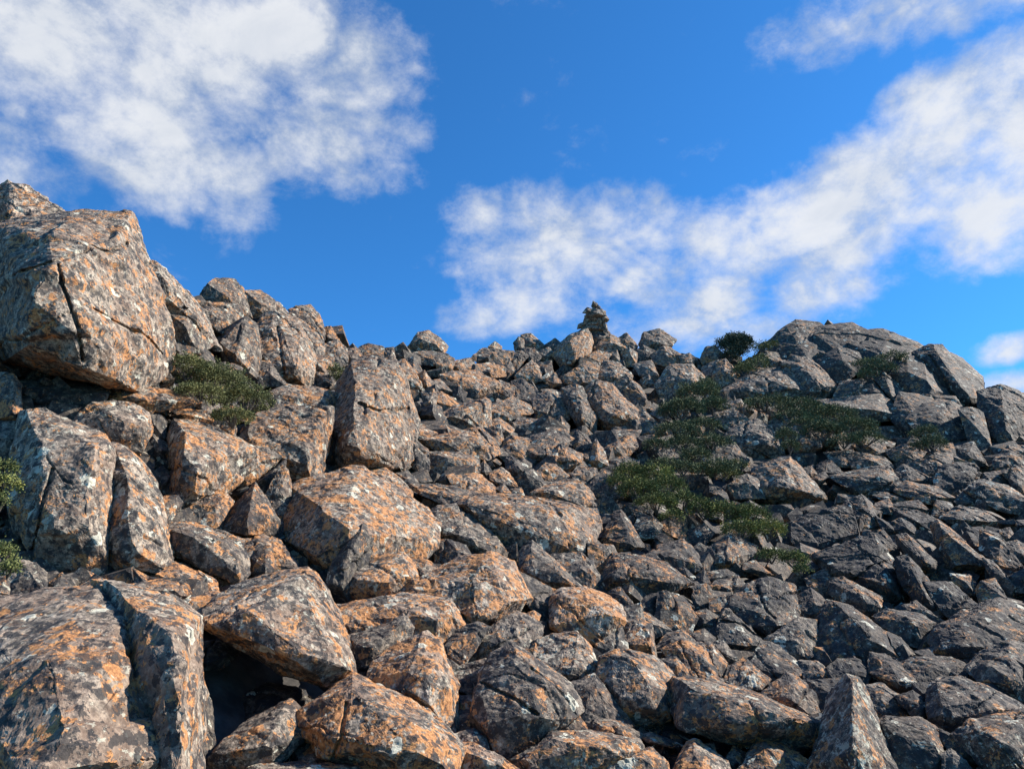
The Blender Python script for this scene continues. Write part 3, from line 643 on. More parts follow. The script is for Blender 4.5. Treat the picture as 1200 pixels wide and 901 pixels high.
N 445|498,162 560,153 662,175 662,192 560,192|thin grey plate, upper of two below the overhanging boulder
N 444|578,202 700,190 747,230 742,252 640,222|thin grey plate, lower of two below the overhanging boulder
N 556|768,262 790,190 850,200 872,230 800,272;840,220,18|pale chunk at the lower tip of the orange eyed boulder
N 444|880,192 920,140 1002,182 970,207 900,212|small dark notch stone left of the long pale striped slab
N 457 f.1|810,267 900,215 1000,235 1072,280 1060,302 1000,312 880,290;880,270,18 1000,285,18|white freckled plate on the right slope
N 655 f.15|773,312 800,280 1010,460 1052,532 990,512 860,512 830,452 780,352;810,310,26 990,470,26 860,480,14|upright blade of rock with a long cream lit edge on the right slope
N 754|858,532 950,540 962,620 940,632 880,582;930,570,18|small orange stone beneath the upright blade
N 444|1000,332 1080,350 1192,500 1160,532 1080,482 1000,422;1090,380,24|second leaning blade to the right of the cream edged blade
N 333 f-.4|930,320 1000,320 1060,440 1010,460 920,380|shaded rock in the gap between the two leaning blades
N 454|1010,462 1060,480 1167,600 1130,642 1060,562|narrow rusty rib below the second leaning blade
N 333|738,572 860,580 972,670 960,702 860,737 800,682;850,620,20|dark sloping block right of the long dark plank
N 755|982,602 1000,570 1060,558 1112,640 1100,692 1000,692;1050,600,20|small orange tipped rock on top of the broad grey mass at right
O 444 q.1|750,285 790,230 900,180 1000,130 1090,110 1230,170 1230,260 1140,312 1050,342 950,392 860,382 800,352;900,220,16 1050,200,18 950,330,16|broad grey mass with faint orange specks at the right side
N 444|1080,332 1130,318 1162,370 1110,382|small grey stone near the right edge behind the second blade
N 555|1170,282 1230,275 1230,315 1175,302|tiny pale stone at the right edge under the striped slab
N 444|1100,390 1170,380 1230,420 1230,490 1160,460|rounded dim rock at the right edge beside the second blade
N 343|1130,545 1230,500 1230,620 1160,612;1190,550,20|squat dark rock at the right edge above the broad grey mass
N 654|180,552 260,515 312,530 300,602 250,642 200,612;260,560,20|rock with a pinkish stain under the tail of the shrubs
N 555 f.1|285,565 350,550 530,640 522,682 490,742 430,717 290,622;350,590,20 480,680,20|rounded oblong boulder with an orange tip below the huge inclined slab
N 444|130,642 200,602 260,650 292,700 220,742 135,722;220,670,18|grey block left of the rounded oblong boulder
O 444 q.1|235,212 280,115 400,150 450,200 560,272 606,375 560,402 480,442 300,425 250,425;300,180,16 500,300,16|wide flat grey slab below the rounded oblong boulder
N 744|478,752 550,748 547,790 520,802|tiny orange cornered stone under the rounded oblong boulder
N 344 f.1|492,732 560,700 700,718 772,760 732,872 640,852 560,762;700,760,24|dark chest shaped rock with a pink orange corner at right
N 444|638,682 700,663 812,752 780,772 700,722|low grey rib below the long dark plank
N 445|190,525 200,482 235,468 300,520 260,515|small grey rock at the foot of the last shrub
K 543|27,372 78,250 110,238 150,290 212,400 150,442 60,432;115,275,26 180,400,18|dark boulder with a rusty slanting rim below the olive shrub bank
K 643 f.2|40,532 80,440 150,440 240,490 320,483 445,577 340,602 160,642 0,595;100,530,34 300,510,36 340,570,18|long boulder with sunlit orange top and black front right of centre
K 457|178,312 200,265 260,270 307,310 300,352 220,362 190,342;250,300,20|white crusted rock left of the orange faced block
K 844|298,312 340,262 407,262 422,372 360,362 305,347;335,290,24 345,350,22|upright block with a bright orange right face below the shrubs
K 443|208,462 300,400 400,373 462,440 482,502 430,522 330,485 240,492;400,400,24 330,450,20|dark angular rock under the upright orange faced block
K 344|418,332 500,303 542,340 500,392 430,392;490,330,22|dark pointed rock right of the upright orange faced block
K 346|450,412 480,390 547,420 490,467;500,415,12|small smooth light grey stone below the shrubs
K 556|528,412 620,348 742,405 732,432 650,502 600,517 500,502;620,390,24 600,460,22|large pale capped rock under the shrubs
K 745|693,482 740,473 822,535 750,532 690,512|flat stone with an orange spot beside the last shrub
K 334|378,512 405,500 457,545 450,572|little dark wedge at the right end of the long orange topped boulder
K 644|468,542 500,513 522,570 500,592 470,577|small brown stone, uppermost of the little column of rubble
K 444|458,592 510,580 537,620 532,692 480,702 450,652;500,620,22|grey stone in the middle of the little column of rubble
K 554|528,592 560,563 622,555 622,602 560,617|small flat faced stone under the pale capped rock
K 545|618,572 660,545 697,590 680,622 640,612|little cracked stone right of the small flat faced stone
K 445|523,522 600,513 662,540 620,562 535,552|thin shadowed plate under the large pale capped rock
K 854|528,652 595,633 602,700 560,732 535,702;580,650,16|small bright orange pointed stone among grey rubble
K 445|463,712 510,700 562,730 552,782 480,772|rounded grey stone at the bottom of the little column of rubble
K 344|568,792 590,698 620,705 772,840 762,862 680,902 580,842;620,750,20 700,860,16|triangular grey slab right of the rubble column~575,745 680,770 750,820
K 345|598,662 720,578 760,590 800,560 850,568 920,588 937,742 800,827 700,742;760,640,18 880,640,18 800,780,16|broad cracked grey boulder with a cream stain on the right slope~750,590 790,700 830,740
K 233|188,702 230,640 292,622 282,742 220,722|dark stone, left of the pair behind the fin stones
K 445|275,742 288,620 322,613 345,630 357,700 345,792;320,660,20|tall narrow fin stone, pale and rounded at the top
K 233|353,682 350,622 400,640 442,680 400,692|dark leaning stone between the two fin stones
K 654|350,782 358,720 380,680 430,690 462,740 430,812 390,812;385,720,26|curved fin stone with an orange right face
K 344|438,812 500,793 547,830 542,872 460,852|small grey stone under the curved orange fin stone
K 644|55,622 105,595 165,670 165,692 120,702;110,630,22|brown pyramid stone behind the rounded bright orange boulder
L 754|125,252 190,198 250,222 272,382 200,377 140,312;190,240,22 240,320,18|speckled upright stone right of the rounded bright orange boulder
L 444|175,150 250,180 342,250 272,302 250,222|smooth dark triangular rock above the speckled upright stone
L 444|-5,322 110,240 137,330 130,362 20,372;90,290,20|grey triangular stone under the rounded bright orange boulder
L 344|798,292 940,200 1020,208 1047,402 920,372 820,302;930,300,12|dark quadrangular slab beside the wide flat grey slab
L 754 f.1|20,382 80,355 150,358 260,380 340,450 362,500 340,622 352,655 290,672 200,702 120,642 40,502 0,452;150,400,30 260,570,32 120,560,16 330,520,20|rounded humped boulder with an orange right flank at the lower centre
L 754|298,392 370,378 412,430 442,482 380,472;370,410,18|small orange topped stone right of the rounded humped boulder
L 854|308,342 400,303 500,340 552,440 562,482 500,502 430,472 370,382;490,370,24 400,350,22|orange disc shaped rock in the lower right centre
L 644|440,312 540,318 602,400 592,482 560,452 520,362|thin curved rock hugging the orange disc shaped rock
L 446|548,312 590,303 657,385 620,412 590,362|light grey wedge right of the thin curved rock
L 645|600,502 620,420 700,400 802,480 760,522 680,532 600,522;690,440,20|spotted lump above the long rust edged boulder
L 544|508,502 540,463 582,480 602,522 540,522|small bump stone behind the long rust edged boulder
L 445|268,342 330,268 400,253 462,310 400,305 320,342|arched grey stone above the orange disc shaped rock
L 644 f.35 q.05|340,582 370,478 430,480 580,540 680,530 800,590 960,650 1062,692 1032,792 860,772 700,802 560,742 380,692;385,500,28 600,572,34 800,628,34 1000,690,24 600,680,22|long rust edged boulder with white lichen rosettes in the lower right
L 334|718,422 770,308 850,330 952,420 940,462 880,502 800,482;800,380,18|dark plain triangular rock above the long rust edged boulder
L 544|765,552 890,458 940,480 1012,550 1047,675 960,652 800,585;930,500,22 900,580,20|dark hump with a bright orange right rim behind the peaked rock
L 344|950,397 1030,400 1092,450 1070,492 980,492 970,452;1020,430,20|dark three cornered stone behind the white tipped peaked rock
L 754 f.2|650,960 670,900 740,790 790,753 850,770 990,870 1010,960;780,800,26 800,900,22|brown peaked boulder with orange right slope at the bottom edge
L 643|600,862 640,798 692,830 682,872 640,902|small round brown stone at the bottom under the long rust edged boulder
L 765 f.2|350,960 360,900 420,780 460,768 600,860 640,960;450,820,24 500,900,20|pale pointed boulder at the bottom edge right of centre
L 864 f.2|10,960 20,890 150,820 250,803 320,870 350,960;200,840,20|low vivid orange boulder at the bottom edge
L 544|208,742 260,733 402,790 340,795 240,772|thin rock above the pale bumpy slab at the bottom
L 444|468,787 540,783 562,842 500,812|small dark stone under the left end of the rust edged boulder
L 654|-15,675 70,670 200,732 190,762 90,735 -10,730|brown rock on the upper side of the pale bumpy slab
I 443|868,512 985,462 1080,600 1192,732 1050,692 960,722 930,622;985,520,20|smooth brown triangular rock with a bright left edge
I 443 f.15 q.1|470,442 510,370 600,328 680,370 750,440 862,500 890,582 922,622 870,625 720,632 702,782 590,852 480,802 420,702 430,602 460,562;640,380,20 700,460,28 800,520,26 720,625,18 560,540,12|giant dark brown boulder with a bright upper right edge in the bottom centre~460,500 560,540 640,590 720,640~690,420 800,500
I 543 f.2|718,632 740,620 880,613 952,722 770,735 702,785;870,640,18 750,690,16|flat topped brown block against the right foot of the giant dark boulder
I 667|708,312 770,285 800,310 900,260 960,330 1012,440 940,482 870,502 780,452 740,402;890,330,22 850,430,22|white lichen dotted rock below the rounded bright orange boulder
I 455|500,240 560,230 620,168 690,210 742,230 720,292 650,352 590,332 500,382 380,385 420,302;640,240,22 520,300,20|rough black and grey rock under the lit wedge boulder
I 432|288,335 340,258 430,220 492,240 440,302 380,402 320,422;430,260,22|dark brown leaning rock left of the rough black and grey rock
I 864|650,182 700,163 727,180 720,217 680,202|small orange stone above the rough black and grey rock
I 346|328,432 470,390 492,400 462,540 440,562 400,542 340,522;460,430,18|grey white chunk left of the giant dark boulder
I 544|333,562 430,562 422,622 340,662|mossy looking stone under the grey white chunk
I 556|325,742 420,715 472,760 492,812 400,802;420,740,20|small pale blocky stone left of the foot of the giant dark boulder
I 656 f.2|635,882 700,820 800,730 960,728 1180,760 1202,802 1100,862 1000,912 900,940 700,940;790,770,24 900,800,24 1080,800,20|pale bumpy slab at the bottom under the giant dark boulder
I 445|598,852 740,780 752,800 640,832 620,890|thin broken strip left of the pale bumpy slab
I 554|668,352 710,318 747,422 700,385|narrow sliver left of the white lichen dotted rock
I 975 f.25|320,960 330,780 430,790 560,860 680,940 680,960;350,800,24 500,870,20|orange crusted boulder cut by the bottom edge left of centre
I 333 f-.4|330,640 420,620 440,700 400,740 330,720|shadowed stone deep between peaked rock and giant dark boulder
I 444 f-.1|1130,150 1200,130 1230,260 1190,370 1130,360 1120,240|shaded upright stone right of the bright orange boulder's side
O 569 f.35 q.05|180,960 190,900 240,760 290,590 310,540 370,475 420,490 480,600 520,720 600,900 610,960;395,490,30 425,650,36 400,900,36 330,560,18|tall white tipped peaked rock at the bottom right
O 223|278,432 330,390 420,390 477,455 450,517 370,472 300,482;420,420,20|black angular stone behind the white tipped peaked rock
O 444|478,452 482,358 590,385 687,490 660,542 600,542;570,410,20 620,500,16|slab with two orange spots right of the white tipped peaked rock
O 554|450,522 530,500 620,570 682,672 540,672 490,612;550,560,20|curved rock with orange streaks right behind the white tipped peak
O 445 f.1|495,692 560,660 700,670 780,708 832,880 830,960 560,960;560,700,26 740,740,26|squat dark boulder with a pale top at the bottom right
O 333|600,562 680,540 752,590 752,692 690,662|small dark wedge above the squat dark boulder
O 334|560,262 620,290 692,370 610,392 580,332|smooth dark sliver under the chest shaped rock
O 444|690,352 750,343 782,375 740,392|little grey pebble in the gap below the chest shaped rock
O 444|620,402 700,380 850,380 932,420 920,492 860,442 760,502 680,492;760,420,16|low grey slab between the chest shaped rock and the white flecked boulder
O 456 q.05|760,532 800,480 900,468 1040,530 1180,600 1220,645 1060,655 960,682 870,742 760,692;880,520,20 1000,580,20 830,650,20|large grey boulder with white flecks at the lower right
O 454 q.05|930,432 1000,360 1130,303 1230,330 1230,620 1150,592 1040,502 990,482;1050,420,22 1130,350,20 1160,500,18|big shadow sided boulder at the right edge near the bottom
O 444|985,482 1030,458 1090,500 1165,585 1060,545|small pointed rock in front of the big shadow sided boulder
O 444|858,442 890,428 932,480 900,487|small grey tip behind the white flecked boulder
O 556 f.1|870,742 960,672 1100,655 1230,630 1230,960 1080,960 1000,802;980,720,24 1120,800,22|rugged boulder filling the bottom right corner
O 333|790,712 880,750 980,800 1045,902 860,820|dark narrow rock left of the rugged corner boulder
O 455|818,832 860,813 900,840 952,902 950,960 825,960;870,850,18|small rounded stone at the bottom edge left of the rugged corner boulder
O 333 f-.2|150,490 340,480 330,560 262,652 200,545;280,540,12|dark stone wedged left of the white tipped peaked rock
O 333 f-.2|680,500 760,500 760,550 740,600 690,540|black stone filling the gap left of the white flecked boulder
M 444 q-.3|-10,190 100,120 240,130 300,220 260,330 120,330 20,280|*
M 444 q-.3|240,140 420,120 500,180 480,320 330,330 240,260|*
M 444 q-.3|480,160 700,190 760,260 700,340 560,330 470,260|*
M 444 q-.3|640,420 860,440 960,560 900,660 700,640 600,520|*
'''.strip().split('\n')
CAIRN = '''
Z 353|530,292 550,228 602,262 602,302 560,312;568,265,20
Z 353|603,282 614,276 638,300 628,322 606,312
Z 365|428,367 480,303 540,322 562,362 470,374;490,340,20
Z 476|528,322 560,298 602,300 612,350 560,372;560,335,20
Z 475|598,342 650,318 682,350 702,387 600,382;640,350,20
Z 353|468,402 480,360 560,370 582,400 540,424
Z 364|438,470 450,430 560,418 602,440 602,482 450,480;520,440,22
Z 253|578,402 660,388 682,430 660,504 590,492;630,440,22
Z 575|658,400 710,408 737,445 712,478 668,472;700,430,20
Z 663|368,555 380,500 440,478 552,488 552,528 460,534;440,500,22
Z 354|556,492 660,488 682,562 620,560 556,540;620,510,20
Z 575|668,480 710,498 728,600 680,590;700,520,18
Z 575|368,592 440,535 502,528 492,575 400,600;440,560,18
Z 575|450,468 560,465 680,475 690,505 550,520 450,500
Z 475|480,340 600,325 690,345 700,400 600,415 470,405
Z 575|455,400 560,395 700,400 705,470 600,480 455,470
Z 464|455,495 560,490 700,500 710,570 560,580 430,560
'''.strip().split('\n')

def parse_pts(s, reg, n):
    ox, oy, sc = REG[reg]
    out = []
    for tok in s.split():
        v = [float(q) for q in tok.split(',')]
        if len(v) != n: raise ValueError(s)
        p = (ox + v[0] / sc, oy + v[1] / sc)
        out.append(p + tuple(v[2:]))
    return out

def hull_of(points):
    bm = bmesh.new()
    for p in points: bm.verts.new(p)
    r = bmesh.ops.convex_hull(bm, input=bm.verts, use_existing_faces=False)
    junk = list({g for g in r['geom_interior'] + r['geom_unused'] if isinstance(g, bmesh.types.BMVert)})
    if junk: bmesh.ops.delete(bm, geom=junk, context='VERTS')
    return bm

def chip(bm, size, rg, count, lo, hi, view=None):
    for _ in range(count):
        n = Vector((rg.gauss(0, 1), rg.gauss(0, 1), rg.gauss(0, 1))).normalized()
        if view is not None:
            n = (n * .95 - view).normalized()
        h = max(v.co.dot(n) for v in bm.verts)
        c = h - size * rg.uniform(lo, hi)
        bmesh.ops.bisect_plane(bm, geom=bm.verts[:] + bm.edges[:] + bm.faces[:], plane_co=n * c, plane_no=n, clear_outer=True)
        pts = [v.co.copy() for v in bm.verts]
        bm.free()
        bm = hull_of(pts)
    return bm

def build_rock_source(line, rg, depth_override=None, voxpx=1.7, rough=1.0):
    parts = line.split('|')
    head = parts[0].split()
    reg, tone = head[0], head[1]
    fwd = 0.0
    for t in head[2:]:
        if t[0] == 'f': fwd += float(t[1:])
        if t[0] == 'q' and float(t[1:]) < 0: fwd += float(t[1:])
    shape = parts[1]
    lab, cracks = '', []
    if len(parts) > 2:
        q = parts[2].split('~')
        lab = q[0].strip()
        cracks = [parse_pts(c, reg, 2) for c in q[1:]]
    hulls = []
    for h in shape.split('/'):
        seg = h.split(';')
        hulls.append((parse_pts(seg[0], reg, 2), parse_pts(seg[1], reg, 3) if len(seg) > 1 and seg[1].strip() else []))
    allp = [p for h in hulls for p in h[0]]
    x0, x1 = min(p[0] for p in allp), max(p[0] for p in allp)
    y0, y1 = min(p[1] for p in allp), max(p[1] for p in allp)
    cx, cy = (x0 + x1) / 2, (y0 + y1) / 2
    w, h = x1 - x0, y1 - y0
    spx = math.sqrt(w * h)
    Db = depth_override or D(cx, min(cy + .15 * h, 960))
    S = spx * Db / FPX
    Db -= fwd * S
    S = spx * Db / FPX
    def plane(x, y):
        dd = .62 * (D(x, min(y, 980)) - D(cx, cy)) if not depth_override else 0
        dd = max(-.45 * S, min(.45 * S, dd))
        vn = (cy - y) / (h / 2)
        dd += (.16 if vn > 0 else -.06) * S * vn
        return Db + dd
    bms = []
    for (outl, inner) in hulls:
        pts = []
        mx = sum(p[0] for p in outl) / len(outl); my = sum(p[1] for p in outl) / len(outl)
        for (x, y) in outl:
            gx, gy = x - mx, y - my
            gl = math.hypot(gx, gy) + 1e-6
            gk = (1.16 if lab == '*' else 1.045) + (2.0 if not depth_override else .35) / gl
            x, y = mx + gx * gk, my + gy * gk
            d = plane(x, y) + rg.uniform(-.04, .04) * S
            pts.append(ray(x, y) * d)
            for (sc, bk) in ((.97, .25), (.62, .62)):
                xx, yy = mx + (x - mx) * sc, my + (y - my) * sc
                pts.append(ray(xx, yy) * (d + bk * S * rg.uniform(.8, 1.15)))
        if not inner:
            a = rg.uniform(0, 6.28)
            for k in range(2):
                a += 2.2
                inner = inner + [(mx + math.cos(a) * w * .16, my + math.sin(a) * h * .16, rg.uniform(10, 22))]
        for (x, y, b) in inner:
            pts.append(ray(x, y) * (plane(x, y) - 1.75 * b / 100. * S))
        org = ray(mx, my) * plane(mx, my)
        bm = hull_of([p - org for p in pts])
        bm = chip(bm, S, rg, 3, .003, .018)
        bm = chip(bm, S, rg, 8 if spx > 60 else (5 if spx > 25 else 3), .02, .085 if spx > 60 else .07, ray(mx, my).normalized())
        for v in bm.verts: v.co += org
        bms.append(bm)
    loc = ray(cx, min(y1, 980)) * (Db + .2 * S)
    me = bpy.data.meshes.new('rock_source')
    big = bmesh.new()
    for bm in bms:
        t = bpy.data.meshes.new('t'); bm.to_mesh(t); bm.free(); big.from_mesh(t); bpy.data.meshes.remove(t)
    for v in big.verts: v.co -= loc
    big.to_mesh(me); big.free()
    vox = voxpx * Db / FPX
    vox = max(min(vox, S / 9.), S / 120.)
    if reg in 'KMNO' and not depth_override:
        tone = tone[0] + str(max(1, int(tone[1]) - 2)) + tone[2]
    return dict(me=me, loc=loc, S=S, vox=vox, tone=tone, label=lab, cracks=cracks, spx=spx, Db=Db, rough=.5 if lab == '*' else rough)

def remesh_all(specs):
    """cut the flat facets of the chipped hulls into small faces (edges stay crisp), then several scales of real relief"""
    for s in specs:
        bm = bmesh.new(); bm.from_mesh(s['me']); bpy.data.meshes.remove(s['me'])
        bmesh.ops.triangulate(bm, faces=bm.faces)
        for it in range(12):
            L = s['vox'] * 1.9
            ed = [e for e in bm.edges if e.calc_length() > L]
            if not ed or len(bm.faces) > 90000: break
            bmesh.ops.subdivide_edges(bm, edges=ed, cuts=1, use_grid_fill=False)
            bmesh.ops.triangulate(bm, faces=[f for f in bm.faces if len(f.verts) > 3])
        me = bpy.data.meshes.new('rock_mesh'); bm.to_mesh(me); bm.free(); me.update()
        s['out'] = me
    rs = np.random.RandomState(3)
    for s in specs:
        me = s['out']; n = len(me.vertices)
        co = np.empty(n * 3, np.float32); me.vertices.foreach_get('co', co); co = co.reshape(-1, 3).astype(np.float64)
        no = np.empty(n * 3, np.float32); me.vertices.foreach_get('normal', no); no = no.reshape(-1, 3).astype(np.float64)
        S, vox, sd = s['S'], s['vox'], rs.uniform(0, 200, 3)
        R = s['rough']
        lo = pnoise(co * (1.7 / S) + sd)
        md = pnoise(co * (5.0 / S) + sd * 1.3)
        st = pnoise(co * (3.2 / S) + sd * .7 + .15 * md[:, None])
        stq = st * 3.5; stq = (np.floor(stq) + np.clip((stq - np.floor(stq)) * 5, 0, 1)) / 3.5
        disp = S * (.010 * lo + .005 * md + .022 * stq)
        fq = 11.0 / S
        if s['spx'] > 30: disp += S * .007 * pnoise(co * fq + sd * 2)
        if s['spx'] > 60: disp += S * .004 * pnoise(co * fq * 2.1 + sd * 3)
        disp += vox * .40 * pnoise(co * (.27 / vox) + sd * 3)
        disp += vox * .16 * rs.uniform(-1, 1, n)
        # stepped ledges where the rock has split along its joints
        if s['spx'] > 26:
            for k in range(2):
                nn = rs.normal(size=3); nn /= np.linalg.norm(nn)
                ph = co @ nn * (rs.uniform(2.2, 4.5) / S) + .35 * lo + .12 * md
                fr = ph - np.floor(ph)
                saw = np.where(fr < .88, fr / .88, (1 - fr) / .12)
                disp += S * rs.uniform(.014, .034) * (saw - .5) * np.clip(.5 + 2.2 * pnoise(co * (1.4 / S) + sd * (4 + k)), 0, 1)
        # joints
        if s['spx'] > 34:
            for k in range(1 if s['spx'] < 70 else 2):
                nn = rs.normal(size=3); nn /= np.linalg.norm(nn)
                c = co.mean(0) @ nn + rs.uniform(-.3, .3) * S
                dd = np.abs(co @ nn - c + .05 * S * md)
                wd = max(vox * 1.2, .010 * S)
                disp -= np.clip(1 - dd / wd, 0, 1) * wd * 1.6 * (pnoise(co * (1.2 / S) + sd * 5) > -.1)
        co2 = co + no * (disp * R)[:, None]
        if s['cracks']:
            wc = co + np.array(s['loc'])[None]
            dep = wc[:, 1] * CP + wc[:, 2] * SP
            px = 600 + FPX * wc[:, 0] / dep
            py = 450.5 - FPX * (-wc[:, 1] * SP + wc[:, 2] * CP) / dep
            vd = wc / np.linalg.norm(wc, axis=1)[:, None]
            front = (no * vd).sum(1) < .1
            wob = 1.2 * pnoise(co * (9 / S) + sd)
            best = np.full(n, 99.)
            for cr in s['cracks']:
                for a, b in zip(cr[:-1], cr[1:]):
                    ax, ay = a; bx, by = b
                    L2 = (bx - ax) ** 2 + (by - ay) ** 2
                    t = np.clip(((px - ax) * (bx - ax) + (py - ay) * (by - ay)) / L2, 0, 1)
                    best = np.minimum(best, np.hypot(px + wob - ax - t * (bx - ax), py + wob - ay - t * (by - ay)))
            g = np.clip(1.35 - best / (2.1 if s['spx'] > 120 else 1.7), 0, 1) * front
            co2 += vd * (g * (9.0 if s['spx'] > 120 else 6.0) * s['Db'] / FPX)[:, None]
        me.vertices.foreach_set('co', co2.astype(np.float32).ravel())
        me.update()
    return specs

def tone_color(t, rg):
    o, g, p = (int(c) for c in t[:3])
    j = lambda v: min(1, max(0, v / 9 + rg.uniform(-.03, .03)))
    return (j(o), j(g), j(p), 1)

r1 = random.Random(4)
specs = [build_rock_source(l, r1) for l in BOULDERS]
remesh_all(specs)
outcrop = bpy.data.objects.new('rock_outcrop', None)
oc_loc = ray(1020, 640) * 19
outcrop.location = oc_loc
col.objects.link(outcrop)
tag(outcrop, 'broad domed rock outcrop of jointed grey blocks forming the right hand skyline', 'rock outcrop')
for s in specs:
    inout = s['label'] == '*'
    name = 'block' if inout else ('boulder' if s['spx'] > 42 else 'rock')
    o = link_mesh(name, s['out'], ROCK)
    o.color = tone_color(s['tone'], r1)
    if inout:
        o.parent = outcrop; o.location = s['loc'] - oc_loc
    else:
        o.location = s['loc']
        tag(o, s['label'], 'boulder' if name == 'boulder' else 'rock', 'lichen covered rocks of the boulder slope')

# ------------------------------------------------------------------ the cairn on the ridge
cz = ray(696, 387) * (D(700, 395) - .1)
cairn = bpy.data.objects.new('cairn', None); cairn.location = cz; col.objects.link(cairn)
tag(cairn, 'small cairn of stacked flat stones standing on the highest point of the ridge', 'cairn')
cs = [build_rock_source(l, r1, depth_override=D(700, 395) - .2 - .1 * (k % 3), voxpx=.8, rough=.8) for k, l in enumerate(CAIRN)]
remesh_all(cs)
for s in cs:
    o = link_mesh('stone', s['out'], ROCK, cairn, s['loc'] - cz)
    o.color = tone_color(s['tone'], r1)

# ------------------------------------------------------------------ rubble filling the gaps
def build_rubble():
    rg = random.Random(21)
    protos = []
    for k in range(26):
        dx, dy, dz = rg.uniform(.45, .75), rg.uniform(.35, .6), rg.uniform(.18, .45)
        pts = [Vector((sx * dx * rg.uniform(.6, 1), sy * dy * rg.uniform(.6, 1), sz * dz * rg.uniform(.55, 1)))
               for sx in (-1, 1) for sy in (-1, 1) for sz in (-1, 1)]
        bm = hull_of(pts); bm = chip(bm, 1, rg, 5, .03, .12)
        bmesh.ops.triangulate(bm, faces=bm.faces)
        bmesh.ops.subdivide_edges(bm, edges=bm.edges, cuts=1, use_grid_fill=True)
        for v in bm.verts: v.co += v.co.normalized() * .035 * mnoise.noise(v.co * 5 + Vector((k, 0, 0)))
        bmesh.ops.triangulate(bm, faces=bm.faces)
        bm.verts.ensure_lookup_table()
        V = np.array([v.co[:] for v in bm.verts]); F = np.array([[q.index for q in f.verts] for f in bm.faces])
        bm.free(); protos.append((V, F))
    VV, FF, n = [], [], 0
    def place(x, y, spx, off):
        nonlocal n
        d = D(x, y); S = spx * d / FPX
        V, F = protos[rg.randrange(len(protos))]
        from mathutils import Euler
        R = np.array(Euler((rg.uniform(-.7, .7), rg.uniform(-.7, .7), rg.uniform(0, 6.28))).to_matrix())
        VV.append((V * S * 1.25) @ R.T + np.array(ray(x, y) * (d + off * S))[None])
        FF.append(F + n); n += len(V)
    y = 1060
    while y > 380:
        step = 15 if y < 700 else 22
        x = -60
        while x < 1260:
            s = float(np.interp(x, SKX, SKY))
            if y > s + 5 and not (222 < x < 392 and 742 < y < 885):
                sp = rg.uniform(1.2, 2.8) * step * (.75 if y < 480 else 1)
                place(x + rg.uniform(-6, 6), y + rg.uniform(-6, 6), sp, rg.uniform(1.1, 2.1))
            x += step * 1.5
        y -= step * .95
    # the slope beyond the sides of the frame and below it
    y = 1300
    while y > 240:
        step = 46 if y > 600 else 30
        x = -850
        while x < 2050:
            if (x < -30 or x > 1230 or y > 1010) and y > float(np.interp(x, SKX, SKY)) + 12:
                place(x + rg.uniform(-12, 12), y + rg.uniform(-12, 12), rg.uniform(.8, 1.9) * step, rg.uniform(-.05, .5))
            x += step
        y -= step * .8
    me = bpy.data.meshes.new('rubble')
    V = np.concatenate(VV); F = np.concatenate(FF)
    me.from_pydata(V.tolist(), [], F.tolist())
    o = link_mesh('rubble', me, ROCK)
    o.color = (.35, .28, .35, 1)
    tag(o, 'loose broken stones filling the gaps between the boulders', 'rubble', kind='stuff')
    print('rubble tris', len(F))
build_rubble()

